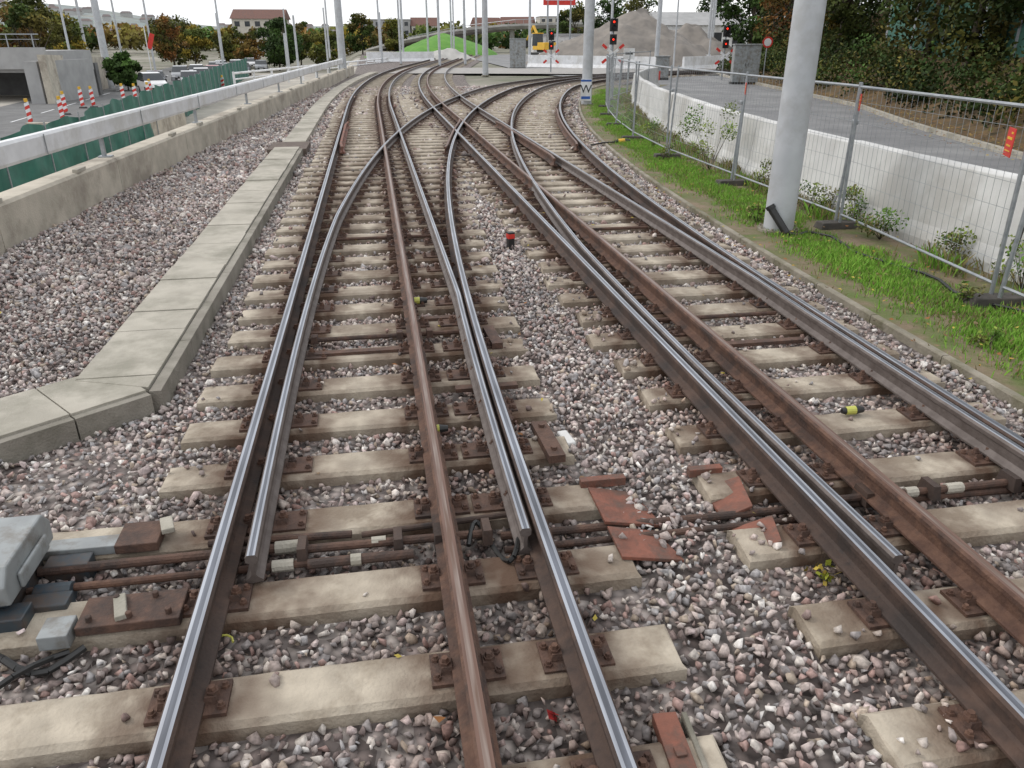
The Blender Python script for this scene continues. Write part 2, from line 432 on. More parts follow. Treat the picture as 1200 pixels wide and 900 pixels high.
rod(.5, 4.2, 3.24, 3.18, .0, .0, .022, 0); rod(.5, 2.4, 3.12, 3.12, .0, .0, .018, 0)
rod(2.1, 3.7, 3.2, 3.2, .045, .045, .022, 0)
for xx in (2.2, 2.5, 2.9, 3.4): rd.box((xx, 3.2, .06), (.05, .14, .08), 0, 1, .8)
rod(2.75, 2.82, 3.2, 3.2, .045, .045, .03, 3); rod(3.0, 3.1, 3.2, 3.2, .045, .045, .03, 3)
def tube(mb, pts, r, mi, n=6):
    for a, c in zip(pts[:-1], pts[1:]): mb.cyl(a, c, r, n=n, mi=mi)
tube(rd, [(.32+.02*i, 3.12+.16*math.sin(i*.5), .05+.03*math.sin(i*.7)) for i in range(14)], .013, 4)
tube(rd, [(-1.95+.05*i, 2.62+.12*math.cos(i*.55), .02+.02*math.sin(i)) for i in range(12)], .014, 4)
tube(rd, [(-1.75+.06*i, 2.70+.06*math.cos(i*.75), .01+.02*math.sin(i)) for i in range(8)], .016, 4)
tube(rd, [(-.78+.05*math.cos(i*.6), 2.66+.05*math.sin(i*.6), .02) for i in range(7)], .005, 5)
rd.make('switch_rods', [M_plate, M_dark, M_rust, M_slab, M_black, M_yel], pm, smooth=False)
rd = MB()
for yy in (6.15, 9.7):
    rd.cyl((-.75, yy, .05), (.62+off(yy), yy, .05), .02, n=8, mi=0)
    rd.cyl((2.15, yy, .05), (3.5, yy, .05), .02, n=8, mi=0)
    for xx in (-.6, .1, .35): rd.box((xx, yy, .06), (.06, .10, .06), 0, 0, .8)
rd.make('stretcher_bars', [M_plate], pm)

bd = empty('cable_cover_board')
b = MB()
for (x0, x1, flip) in ((1.04, 1.30, 1), (1.70, 1.92, -1)):
    zt, zb = .055, -.005
    za, zc = (zt, zb) if flip > 0 else (zb, zt)
    for yy, ln in ((3.03, .26), (3.37, .34)) if flip > 0 else ((3.0, .22), (3.36, .30)):
        v = [(x0, yy-ln/2, za), (x1+.06*flip, yy-ln/2, zc), (x1, yy+ln/2, zc), (x0, yy+ln/2, za)]
        v2 = [(p[0], p[1], p[2]-.02) for p in v]
        b.add(v+v2, [(0, 1, 2, 3), (7, 6, 5, 4), (0, 4, 5, 1), (1, 5, 6, 2), (2, 6, 7, 3), (3, 7, 4, 0)], 0)
b.box((1.14, 3.60, .045), (.26, .05, .05), 0, 0); b.box((1.76, 3.62, .04), (.2, .05, .05), 0, 0)
b.make('boards', [M_redbrown], bd, bevel=.003)
b = MB()
b.box((.90, 1.72, .02), (.09, .52, .05), -.06, 0); b.box((.975, 1.70, .01), (.02, .55, .06), -.06, 1)
b.box((.90, 1.55, .05), (.04, .04, .012), 0, 0); b.box((.91, 1.8, .05), (.04, .04, .012), 0, 0)
b.make('rail_contact_box', [M_redbrown, M_slabd], tA, bevel=.004)

b = MB(); b.box((1.55, 9.1, .05), (.08, .08, .18), .2, 1); b.box((1.55, 9.1, .15), (.085, .085, .06), .2, 0); b.box((1.55, 9.1, .19), (.087, .087, .02), .2, 1)
b.make('marker_stake', [M_red, M_black], bevel=.006)
for i, (x, y, s_) in enumerate(((.30, 7.0, 1), (.265, 4.35, .8), (3.02, 4.15, .85), (6.05, 19.0, 2.0))):
    e = empty('track_sensor' if i == 0 else 'track_sensor.%03d' % i, (x, y, .05 if i < 3 else .0))
    b = MB()
    b.cyl((-.06*s_, 0, .02), (.02*s_, 0, .02), .032*s_, .036*s_, 12, 1); b.cyl((.02*s_, 0, .02), (.09*s_, 0, .02), .036*s_, .024*s_, 12, 0)
    b.cyl((-.09*s_, 0, .02), (-.06*s_, 0, .02), .02*s_, .03*s_, 12, 0)
    if i == 3: tube(b, [(-.1, 0, .03), (-.3, -.1, .02), (-.6, -.4, .05), (-.9, -.5, .02), (-1.5, -.7, .02)], .02, 0)
    b.make('cap', [M_black, M_yel if i < 3 else M_yelp], e, smooth=False)
b = MB(); b.box((1.08, 4.22, -.012), (.07, .18, .05), .12, 0); b.make('white_marker_block', [M_barr], bevel=.012)

# ------------------------------------------------------------------ walkway slabs
wk = empty('concrete_walkway')
b = MB()
def slab_poly(p, z0=-.1, z1=.13, mi=0):
    vs = [(q[0], q[1], z1) for q in p]+[(q[0], q[1], z0) for q in p]
    n = len(p)
    b.add(vs, [tuple(range(n))]+[tuple(range(2*n-1, n-1, -1))]+[(i, n+i, n+(i+1) % n, (i+1) % n) for i in range(n)], mi)
y = 5.42
while y < 18.0:
    zj = .13+random.uniform(-.006, .006); g = .006; jx = random.uniform(-.006, .006)
    slab_poly([(-2.2+jx, y+g), (-1.66+jx, y+g), (-1.66+jx, y+.5-g), (-2.2+jx, y+.5-g)], -.05, zj)
    y += .5
slab_poly([(-2.2, 5.415), (-2.2, 5.41), (-1.66, 5.20), (-1.66, 5.415)][::-1], -.05, .131)
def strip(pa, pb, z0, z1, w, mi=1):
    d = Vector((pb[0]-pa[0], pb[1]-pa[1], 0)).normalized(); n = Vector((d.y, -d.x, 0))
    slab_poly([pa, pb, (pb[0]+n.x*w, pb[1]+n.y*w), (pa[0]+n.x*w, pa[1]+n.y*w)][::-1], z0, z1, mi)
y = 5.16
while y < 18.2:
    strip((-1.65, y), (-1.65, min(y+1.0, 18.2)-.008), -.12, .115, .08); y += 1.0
dx, dy = -.75, -.60
ln = math.hypot(dx, dy); dx /= ln; dy /= ln
nx, ny = -dy, dx
ox, oy = -1.665, 5.16
for k in range(9):
    a0 = k*.5+(.0); a1 = a0+.49
    w = .60
    p = [(ox+dx*a0, oy+dy*a0), (ox+dx*a1, oy+dy*a1), (ox+dx*a1-nx*w, oy+dy*a1-ny*w), (ox+dx*a0-nx*w, oy+dy*a0-ny*w)]
    slab_poly(p, -.05, .127+random.uniform(-.003, .003))
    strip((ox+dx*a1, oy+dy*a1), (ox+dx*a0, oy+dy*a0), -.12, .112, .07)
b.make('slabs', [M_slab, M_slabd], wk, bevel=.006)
b = MB()
slab_poly([(-2.35, 18.25), (-1.5, 18.25), (-1.5, 19.6), (-2.35, 19.6)], -.05, .10)
b.make('rubber_crossing', [mat('rubber_mat', (.10, .075, .065), (.14, .11, .09), 8, .9, 0, .4)], wk)
b = MB(); y = 19.7
while y < 62:
    oa = offA(y)
    slab_poly([(-2.15+oa, y), (-1.62+oa, y), (-1.62+offA(y+1), y+.98), (-2.15+offA(y+1), y+.98)], -.05, .09+random.uniform(-.004, .004)); y += 1
b.make('far_slabs', [M_slab], wk)

# ------------------------------------------------------------------ left retaining wall + white beam
def wx(y): return -4.47+.065*(y-9.86)
wl = empty('low_concrete_wall'); b = MB()
y = -6.
while y < 62:
    y2 = min(y+4.0, 62)
    b.sweep([(-.38, -.4), (0, -.4), (0, .50), (-.03, .54), (-.35, .54), (-.38, .50)], [(wx(y), y, 0), (wx(y2-.015), y2-.015, 0)], 0)
    y = y2
b.make('wall_blocks', [M_wall], wl)
b = MB()
y = 1.
while y < 60:
    b.box((wx(y)-.05, y, .56), (.08, .35, .05), 0, 0); y += random.uniform(2, 5)
b.make('fixings', [M_slab], wl)
gb = empty('white_guard_beam'); b = MB()
b.sweep([(-.06, -.15), (.03, -.15), (.05, -.11), (.06, .11), (.04, .15), (-.06, .15)], [(wx(yy)-.22, yy, 1.0) for yy in np.arange(-6, 58.1, 2)], 0)
b.make('beam', [M_white], gb)
b = MB()
for yy in np.arange(2.75, 57, 5.7):
    b.box((wx(yy)-.24, yy, .70), (.06, .07, .32), 0, 0); b.box((wx(yy)-.22, yy, .55), (.2, .18, .025), 0, 0)
b.make('posts', [M_galv], gb, bevel=.003)
b = MB()
for yy in np.arange(4, 57, 4.0): b.box((wx(yy)-.153, yy, 1.0), (.008, .02, .27), 0, 0)
b.make('beam_joints', [M_galv], gb)

# ------------------------------------------------------------------ curb right
def curbx(y):
    return 3.58+off(y)+.72
b = MB(); y = -6.
while y < 44:
    y2 = y+1.0
    b.sweep([(0, -.3), (.075, -.3), (.075, .025), (.065, .035), (.01, .035), (0, .025)], [(curbx(y), y, 0), (curbx(y2-.01), y2-.01, 0)], 0); y = y2
b.make('kerb', [M_kerb])

# ------------------------------------------------------------------ terrain
bar = [(6.75, -8), (6.72, 3), (6.72, 9), (6.9, 12), (7.25, 16), (7.7, 19), (8.6, 24), (9.8, 29), (11.2, 34), (13.4, 39), (16.5, 44)]
bax = lambda y: float(np.interp(y, [p[1] for p in bar], [p[0] for p in bar]))
red = [(12.4, -30), (12.8, 0), (13.0, 8), (13.4, 14.3), (15.4, 21), (18., 28), (22., 46), (26, 62), (40, 100), (90, 200)]
rex = lambda y: float(np.interp(y, [p[1] for p in red], [p[0] for p in red]))
def sst(a, b_, x):
    t = min(1, max(0, (x-a)/(b_-a))); return t*t*(3-2*t)
def gz(x, y):
    z = -.10
    lx = wx(min(y, 70))-.4
    if x < lx:
        z = -.10-1.95*sst(0.3, 4.0, lx-x)*(1-sst(150, 260, y))
    d = x-rex(y)
    if d > .8:
        f = 1-sst(42, 75, y)
        z += min(9, (d-.8)*.5)*f*(.85+.15*math.sin(y*.4)+.1*math.sin(x*.7+y*.2))
    return z
def spaced(vals): return sorted(set(vals))
gx = spaced([-3000, -2000, -1200, -700, -400, -250, -160, -110, -80, -60, -48]+list(np.arange(-40, -12, 2))+list(np.arange(-12, 14, .8))+list(np.arange(14, 45, 1.2))+[50, 60, 80, 110, 160, 250, 400, 700, 1200, 2000, 3000])
gy = spaced([-300, -120, -60, -30, -20]+list(np.arange(-14, 90, 1.5))+list(np.arange(90, 280, 10))+[300, 400, 550, 800, 1200, 1800, 2600, 3600])
V = np.array([(x, y, gz(x, y)) for y in gy for x in gx]); nx_ = len(gx)
F = np.array([(j*nx_+i, j*nx_+i+1, (j+1)*nx_+i+1, (j+1)*nx_+i) for j in range(len(gy)-1) for i in range(nx_-1)])
def fm(f):
    c = V[f].mean(0)
    if c[0] > rex(c[1])+.2 and c[1] < 80: return 1
    if c[0] < wx(min(c[1], 70))-.4 and c[0] > -45 and c[1] < 120: return 2
    return 0
np_mesh('ground', V, F, [M_ground, M_leaflit, M_site], mi=np.array([fm(f) for f in F]))

def sheet(name, left, right, ys, z, m, thick=None):
    V = []; F = []
    for y in ys: V += [(left(y), y, z), (right(y), y, z)]
    for i in range(len(ys)-1): F.append((2*i, 2*i+1, 2*i+3, 2*i+2))
    return np_mesh(name, np.array(V), np.array(F), [m])
ysn = list(np.arange(-8, 44.1, 1.0))
bx_ = lambda y: wx(y)
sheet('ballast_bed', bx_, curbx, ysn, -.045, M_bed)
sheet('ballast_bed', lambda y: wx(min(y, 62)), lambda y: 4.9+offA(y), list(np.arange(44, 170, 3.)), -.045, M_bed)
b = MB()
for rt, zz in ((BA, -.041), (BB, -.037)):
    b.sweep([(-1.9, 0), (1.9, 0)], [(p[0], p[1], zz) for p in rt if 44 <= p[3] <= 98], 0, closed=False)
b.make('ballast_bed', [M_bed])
sheet('grass_verge', lambda y: curbx(y)+.07, bax, ysn, -.012, M_verge)
sheet('road', lambda y: bax(y)-.05, rex, list(np.arange(-10, 44.1, 2.)), -.02, M_asph)
sheet('road', lambda y: float(np.interp(y, [44, 60, 100, 140], [16.2, 12, 13, 16])), rex, list(np.arange(44, 140, 4.)), -.024, M_asph)
b = MB(); b.sweep([(0, -.2), (.15, -.2), (.15, .10), (0, .10)], [(rex(y)-.0, y, 0) for y in np.arange(-10, 62, 2.)], 0); b.make('road_kerb', [M_slab])
p = [C(-9, 60), C(16, 58), C(18, 70), C(-9, 72)]
np_mesh('level_crossing', np.array([(q[0], q[1], .055) for q in p]), np.array([[0, 1, 2, 3]]), [mat('crossing_paving', (.36, .34, .32), (.28, .27, .26), 2, .9)])
lroad = lambda y: -14.5-.085*(y-30)
sheet('road', lambda y: lroad(y)-8.5, lroad, list(np.arange(20, 200, 5.)), -2.03, M_asph2)
b = MB()
for yy in np.arange(22, 190, 6): b.box((lroad(yy)-4.2, yy, -2.024), (.12, 3, .004), .085, 0)
b.make('lane_marking', [M_white])

# ------------------------------------------------------------------ ballast stones
def rock_variants(n, seed=3):
    r = random.Random(seed); out = []
    while len(out) < n:
        bm = bmesh.new()
        sx, sy, sz = r.uniform(.85, 1.25), r.uniform(.7, 1.), r.uniform(.5, .8)
        for _ in range(r.choice((8, 9, 10, 11))):
            v = Vector((r.gauss(0, 1), r.gauss(0, 1), r.gauss(0, 1))).normalized()
            v.x *= sx; v.y *= sy; v.z *= sz
            bm.verts.new(v)
        bmesh.ops.convex_hull(bm, input=bm.verts)
        for v in [v for v in bm.verts if not v.link_faces]: bm.verts.remove(v)
        bmesh.ops.triangulate(bm, faces=bm.faces)
        bm.verts.index_update(); bm.verts.ensure_lookup_table()
        out.append((np.array([v.co[:] for v in bm.verts]), np.array([[v.index for v in f.verts] for f in bm.faces]))); bm.free()
    return out
VAR = rock_variants(30)
def grid(x0, x1, y0, y1, c):
    xs = np.arange(x0, x1, c); ys = np.arange(y0, y1, c)
    g = np.stack(np.meshgrid(xs, ys), -1).reshape(-1, 2)
    return g+rng.uniform(-.5, .5, g.shape)*c
parts = [(grid(-4.5, 4.5, .2, 8.0, .036), .0235), (grid(-4.4, 5.0, 8.0, 15., .046), .030), (grid(-4.2, 7., 15., 27., .075), .046), (grid(-3.6, 12, 27, 44, .12), .07)]
wxv = lambda y: -4.47+.065*(y-9.86)
P = []; S = []
for g, r in parts:
    x, y = g[:, 0], g[:, 1]
    k = (x > wxv(y)+.01) & (x < 3.58+offv(y)+.70)
    k &= ~((x > -2.2) & (x < -1.56) & (y > 5.3) & (y < 18.2))
    ax, ay = x-ox, y-oy; al = ax*dx+ay*dy; ac = -(ax*nx+ay*ny)
    k &= ~((al > -.1) & (al < 4.5) & (ac > -.07) & (ac < .6))
    g = g[k]; P.append(g); S.append(np.full(len(g), r))
P = np.concatenate(P); S = np.concatenate(S)
keep = np.ones(len(P), bool)
on = np.zeros(len(P), bool)
OP = offv(P[:, 1]); RN = rng.random(len(P))
for (xa, xb, ya, yb) in rects:
    ii = np.nonzero((P[:, 1] > ya) & (P[:, 1] < yb) & (P[:, 0] > xa-.005) & (P[:, 0] < xb+.005))[0]
    if len(ii) == 0: continue
    px = P[ii, 0]
    ed = np.minimum(np.abs(px-xa), np.abs(px-xb))
    pr_ = .007+.05*np.clip(1-ed/.25, 0, 1)
    pr_ = np.where((px > 1.6) & (px < 2.0), pr_+.10, pr_); pr_ = np.where(px > 3.75+OP[ii], pr_+.28, pr_)
    rr_ = RN[ii] < pr_
    on[ii[rr_]] = True; keep[ii[~rr_]] = False
P = P[keep]; S = S[keep]; on = on[keep]
N = len(P)
S = S*rng.lognormal(0, .26, N)
und = np.array([mnoise.noise(Vector((p[0]*1.3, p[1]*1.3, 0))) for p in P])
Z = -.042+rng.uniform(-.012, .022, N)+.022*und
Z[on] = Zs+S[on]*.5
Z += np.where(on, 0, .035*((P[:, 0] > 1.15) & (P[:, 0] < 1.6) & (P[:, 1] < 16))+.03*((P[:, 0] < -2.3)))
pal = np.array([(.38, .325, .305), (.46, .39, .36), (.28, .255, .25), (.57, .52, .475), (.37, .255, .23), (.19, .15, .14), (.68, .645, .61), (.35, .335, .335), (.41, .34, .275), (.31, .235, .215), (.50, .415, .40)])
pw = np.array([.16, .15, .13, .12, .06, .09, .07, .12, .05, .05, .07]); pw /= pw.sum()
colr = pal[rng.choice(len(pal), N, p=pw)]*rng.uniform(.74, 1.15, (N, 1))
st = np.clip(1-(dist_rail(P[:, 0], P[:, 1])-.03)/.40, 0, 1)[:, None]*.55
pat = np.array([mnoise.noise(Vector((p[0]*.8, p[1]*.5, 7))) for p in P])[:, None]
colr = colr*(1-st)+(colr*np.array([.60, .45, .37]))*st
colr = colr*(1+.25*pat)
vid = rng.integers(0, len(VAR), N)
Vs = []; Fs = []; Cs = []; base = 0
for k, (vk, fk) in enumerate(VAR):
    idx = np.nonzero(vid == k)[0]; n = len(idx)
    if n == 0: continue
    q = rng.normal(size=(n, 4)); q /= np.linalg.norm(q, axis=1)[:, None]
    w, x, y, z = q.T
    Rm = np.stack([1-2*(y*y+z*z), 2*(x*y-z*w), 2*(x*z+y*w), 2*(x*y+z*w), 1-2*(x*x+z*z), 2*(y*z-x*w), 2*(x*z-y*w), 2*(y*z+x*w), 1-2*(x*x+y*y)], -1).reshape(n, 3, 3)
    vv = np.einsum('nij,mj->nmi', Rm, vk)*S[idx][:, None, None]
    vv[..., 0] += P[idx, 0][:, None]; vv[..., 1] += P[idx, 1][:, None]; vv[..., 2] += Z[idx][:, None]
    m = len(vk)
    ff = fk[None]+(base+np.arange(n)*m)[:, None, None]
    Vs.append(vv.reshape(-1, 3)); Fs.append(ff.reshape(-1, 3)); Cs.append(np.repeat(colr[idx], m, axis=0)); base += n*m
np_mesh('ballast_gravel', np.concatenate(Vs), np.concatenate(Fs), [M_stone], np.concatenate(Cs))

# ------------------------------------------------------------------ grass
def blades(name, P, H, col, w=.006, zf=None, m=M_grassb):
    n = len(P); a = rng.uniform(0, 2*math.pi, n); d = np.stack([np.cos(a), np.sin(a)], -1)
    lean = rng.uniform(0, 2*math.pi, n); L_ = np.stack([np.cos(lean), np.sin(lean)], -1)*(H*rng.uniform(.1, .7, n))[:, None]
    z0 = np.full(n, -.012) if zf is None else zf
    V = np.zeros((n, 4, 3))
    V[:, 0, :2] = P-d*w; V[:, 1, :2] = P+d*w; V[:, 2, :2] = P+L_*.4+d*w*.8; V[:, 3, :2] = P+L_
    V[:, 0, 2] = z0; V[:, 1, 2] = z0; V[:, 2, 2] = z0+H*.6; V[:, 3, 2] = z0+H
    F = np.arange(n*4).reshape(n, 4)
    return np_mesh(name, V.reshape(-1, 3), F, [m], np.repeat(col, 4, axis=0))
ng = 170000
yy = 2.5+38*rng.random(ng)**1.7
u = rng.random(ng)
cx = 3.58+offv(yy)+.78; bx2 = np.interp(yy, [p[1] for p in bar], [p[0] for p in bar])-.1
xx = cx+u*(bx2-cx)
nzv = np.array([mnoise.noise(Vector((a*.9, b_*.7, 3.)))+.7*mnoise.noise(Vector((a*3, b_*3, 9.))) for a, b_ in zip(xx, yy)])
dens = np.clip(1.3*np.exp(-((u-.40)/.19)**2)+.12+nzv*.9, 0, 1)*np.clip((u-.05)/.24, .04, 1)
k = rng.random(ng) < dens
xx, yy, u, nzv = xx[k], yy[k], u[k], nzv[k]; n = len(xx)
Hh = rng.uniform(.025, .07, n)*(1+.9*np.clip(nzv, 0, 1))*(1+(u > .72)*1.6)
g1 = np.array([.14, .31, .04]); g2 = np.array([.24, .40, .065]); g3 = np.array([.26, .22, .10]); t = rng.random((n, 1))
cg = g1*(1-t)+g2*t; dry = (np.clip((u-.55)*2.0, 0, .85)+.10+.3*np.clip(-nzv, 0, 1)+.9*np.clip(.28-u, 0, 1))[:, None] > rng.random((n, 1)); cg = np.where(dry, g3*rng.uniform(.6, 1.2, (n, 1)), cg)
blades('grass', np.stack([xx, yy], -1), Hh, cg*(1+.3*nzv[:, None]), .006)

def leaf_cloud(cent, rad, n, size, cols, flat=1.0, shade=.35):
    """cent (k,3) rad (k,) -> verts, faces, colors"""
    k = len(cent); pr = rad**2; idx = rng.choice(k, n, p=pr/pr.sum())
    d = rng.normal(size=(n, 3)); d /= np.linalg.norm(d, axis=1)[:, None]
    r = rng.random(n)**.4
    p = cent[idx]+d*(rad[idx]*r)[:, None]*np.array([1, 1, flat])
    a = rng.normal(size=(n, 3)); a /= np.linalg.norm(a, axis=1)[:, None]
    b_ = np.cross(a, rng.normal(size=(n, 3))); b_ /= np.linalg.norm(b_, axis=1)[:, None]
    s = size*rng.uniform(.6, 1.4, n)[:, None]
    V = np.stack([p-a*s, p+b_*s*.55, p+a*s, p-b_*s*.55], 1)
    ck = cols[rng.integers(0, len(cols), k)]*rng.uniform(1-shade, 1+shade, (k, 1))
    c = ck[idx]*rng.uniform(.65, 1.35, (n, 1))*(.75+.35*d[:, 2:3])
    return V.reshape(-1, 3), np.arange(n*4).reshape(n, 4), np.repeat(c, 4, axis=0)

GREEN = np.array([(.045, .085, .02), (.06, .11, .025), (.04, .07, .02)])
AUT = np.array([(.26, .15, .04), (.20, .14, .04), (.11, .12, .03), (.22, .10, .03)])
YEL = np.array([(.30, .23, .04), (.17, .17, .04), (.11, .14, .035)])
OLIVE = np.array([(.08, .10, .025), (.12, .12, .03), (.055, .085, .02), (.14, .12, .03)])
DARK = np.array([(.035, .06, .015), (.05, .075, .02), (.07, .07, .02), (.03, .045, .015)])
cnt = {}
def tree(name, x, y, h, r, cols, n=3500, leaf=.16, z=None, clumps=34, low=.3):
    z = gz(x, y) if z is None else z
    nm = name if name not in cnt else '%s.%03d' % (name, cnt[name]); cnt[name] = cnt.get(name, 0)+1
    cs = []; rs = []
    for i in range(clumps):
        th = random.uniform(0, 6.28); rr = r*math.sqrt(random.random())*.85; v = random.uniform(low, .95)
        f = math.sin(math.pi*min(1, (v-low*.6)/(1.02-low*.6)))**.6
        cs.append((x+math.cos(th)*rr*f, y+math.sin(th)*rr*f, z+h*v)); rs.append(r*random.uniform(.16, .36))
    cs = np.array(cs); rs = np.array(rs)
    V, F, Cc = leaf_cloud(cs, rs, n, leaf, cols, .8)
    b = MB()
    b.cyl((x, y, z-.2), (x+.02*h, y, z+h*.3), h*.022, h*.016, 8); b.cyl((x+.02*h, y, z+h*.3), (x, y, z+h*.8), h*.016, h*.006, 8)
    for c_ in cs[::2]:
        zb = z+h*random.uniform(.22, .6); b.cyl((x+.01*h, y, zb), tuple(c_), h*.008, h*.002, 5)
    b.f = [f if len(f) == 4 else (f[0], f[1], f[2], f[3]) for f in b.f]
    nb = len(b.v); BV = np.array(b.v); BF = np.array(b.f)
    V = np.concatenate([V, BV]); mi = np.concatenate([np.zeros(len(F), int), np.ones(len(BF), int)])
    F = np.concatenate([F, BF+len(Cc)]); Cc = np.concatenate([Cc, np.full((nb, 3), .1)])
    return np_mesh(nm, V, F, [M_leaf, M_bark], Cc, mi)

# hillside undergrowth and trees on the right
cs = []; rs = []
for i in range(950):
    y = random.uniform(2, 64); d = 1.5+15*random.random()**1.3
    if 4.6 < d < 6 and y < 40: d = random.choice((random.uniform(1.8, 4.4), random.uniform(6, 10)))
    x = rex(y)+d; r = random.uniform(.3, .8)+(.05*d if d > 6 else .05*d)
    cs.append((x, y, gz(x, y)+r*.5)); rs.append(r)
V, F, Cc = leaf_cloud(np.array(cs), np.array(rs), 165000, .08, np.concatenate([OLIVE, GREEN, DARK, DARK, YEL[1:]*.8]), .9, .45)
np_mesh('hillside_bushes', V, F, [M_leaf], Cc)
for (yy, d, h, r, c_) in ((6, 9, 10, 4, OLIVE), (12, 8.5, 10, 3.6, GREEN), (16, 9.5, 8, 3.6, DARK), (20, 9, 11, 3.8, OLIVE), (24, 9.5, 9, 3.8, YEL*.8), (29, 8.8, 10, 3.8, DARK), (27.5, 4.0, 7.5, 3.0, OLIVE), (33, 5, 7.5, 3.2, OLIVE),
                         (38, 6, 9, 3.5, GREEN), (43, 4.5, 8, 3, YEL*.8), (48, 6, 10, 4, GREEN), (55, 5, 9, 3.6, AUT), (60, 8, 11, 4, DARK), (30, 14, 12, 5, GREEN), (38, 11, 11, 4.5, DARK), (45, 12, 12, 5, OLIVE), (20, 15, 12, 5, OLIVE), (12, 14, 11, 4.5, GREEN), (25, 12, 11, 4.5, DARK)):
    tree('hillside_tree', rex(yy)+d, yy, h, r, c_, 5500, .125, low=.10, clumps=44)
for (yy, d, h, r, c_) in ((13.5, 3.6, 6.0, 2.6, OLIVE), (18, 4.0, 6.2, 2.7, GREEN), (22.5, 4.2, 6.5, 2.7, DARK), (9.5, 3.6, 6.0, 2.5, GREEN)):
    tree('hillside_tree', rex(yy)+d, yy, h, r, c_, 5200, .11, low=.26, clumps=40)
# fallen leaves
nl = 5200; P2 = np.stack([rng.uniform(-4.3, 6.6, nl), 1+30*rng.random(nl)**1.5], -1)
k = (P2[:, 0] > 4.2) | (rng.random(nl) < .04); P2 = P2[k]; nl = len(P2)
P3 = np.concatenate([P2, np.stack([rng.uniform(0, 1, 2500), rng.uniform(4, 45, 2500)], -1)])
P3[nl:, 0] = np.array([rex(y)-1.8*u_**2+.9 for u_, y in zip(P3[nl:, 0], P3[nl:, 1])])
n = len(P3); a = rng.uniform(0, 6.28, n); s = rng.uniform(.014, .03, n); s[nl:] *= 1.6
V = np.zeros((n, 4, 3))
for q in range(4):
    V[:, q, 0] = P3[:, 0]+np.cos(a+q*1.57)*s*(1 if q % 2 else .6); V[:, q, 1] = P3[:, 1]+np.sin(a+q*1.57)*s*(1 if q % 2 else .6)
    V[:, q, 2] = .03+rng.uniform(0, .02, n)
V[nl:, :, 2] += .05
lc = np.array([(.35, .22, .05), (.25, .11, .04), (.18, .11, .06), (.40, .32, .07), (.22, .15, .09)])[rng.integers(0, 5, n)]
np_mesh('fallen_leaves', V.reshape(-1, 3), np.arange(n*4).reshape(n, 4), [M_leaf], np.repeat(lc, 4, axis=0))

def weed(name, x, y, h, r, n, cols, z=0):
    cs = np.array([(x+random.gauss(0, r*.5), y+random.gauss(0, r*.5), z+h*random.uniform(.25, .9)) for _ in range(9)])
    V, F, Cc = leaf_cloud(cs, np.full(9, r*.42), n, .022, cols, .9)
    b = MB()
    for c_ in cs: b.cyl((x, y, z-.02), tuple(c_), .006, .002, 4)
    BV = np.array(b.v); BF = np.array(b.f); mi = np.concatenate([np.zeros(len(F), int), np.ones(len(BF), int)])
    F = np.concatenate([F, BF+len(V)]); V = np.concatenate([V, BV]); Cc = np.concatenate([Cc, np.full((len(BV), 3), .12)])
    np_mesh(name, V, F, [M_leaf, M_bark], Cc, mi)
wc = np.array([(.12, .22, .04), (.20, .26, .05), (.20, .19, .07)])
wi = 0
for (x, y, h, r, n) in ((6.45, 14.6, 1.25, .50, 1100), (6.3, 8.8, .4, .35, 500), (6.45, 6.6, .4, .3, 500), (6.3, 10.6, .35, .3, 400), (6.5, 18, .7, .4, 500), (6.9, 21, .8, .4, 500), (6.5, 9.7, .5, .3, 500), (6.45, 7.6, .45, .3, 500),
                       (5.5, 6.3, .22, .14, 120), (4.9, 5.2, .14, .12, 90), (5.2, 10.0, .25, .16, 140), (6.0, 16.0, .3, .2, 150), (6.6, 5.0, .3, .3, 300), (6.5, 12.2, .45, .3, 450)):
    weed('weed_plant' if wi == 0 else 'weed_plant.%03d' % wi, x, y, h, r, n, wc); wi += 1
weed('weed_plant.%03d' % wi, 1.98, 2.66, .05, .08, 26, np.array([(.35, .38, .05), (.4, .30, .06)]), -.02)
weed('weed_plant.%03d' % (wi+1), .52, 2.05, .03, .02, 6, np.array([(.35, .03, .03)]), .01)

# ------------------------------------------------------------------ barriers + fence right
b = MB()
pts = [(bax(y), y) for y in np.arange(-7, 44, .25)]
cb = empty('concrete_road_barrier')
last = pts[0]; cur = [last]; dist = 0
jp = [(-.05, 0), (.28, 0), (.28, .10), (.20, .26), (.13, .92), (.10, .95), (-.0, .95), (-.03, .92), (-.10, .26), (-.16, .10), (-.16, 0)]
jq = [(-.03, .01), (.24, .01), (.17, .26), (.10, .88), (0, .88), (-.07, .26), (-.13, .1)]
for p in pts[1:]:
    dist += math.dist(p, last); last = p; cur.append(p)
    if dist > 3.4:
        zo = -.02+random.uniform(-.012, .008); xo = random.uniform(-.012, .012)
        pp = [(q[0]-.02+xo, q[1], zo) for q in cur]
        d = Vector((pp[-1][0]-pp[-2][0], pp[-1][1]-pp[-2][1], 0)).normalized()
        end = pp[-1]
        pp[-1] = (pp[-1][0]-d.x*.05, pp[-1][1]-d.y*.05, zo)
        b.sweep([(x_, z_*1.08) for x_, z_ in jp], pp, 0)
        b.sweep([(x_, z_*1.08) for x_, z_ in jq], [(end[0]-d.x*.10, end[1]-d.y*.10, -.02), (end[0]+d.x*.05, end[1]+d.y*.05, -.02)], 1)
        cur = [p]; dist = 0
b.make('barrier_blocks', [M_barr, M_gap], cb, bevel=.008)

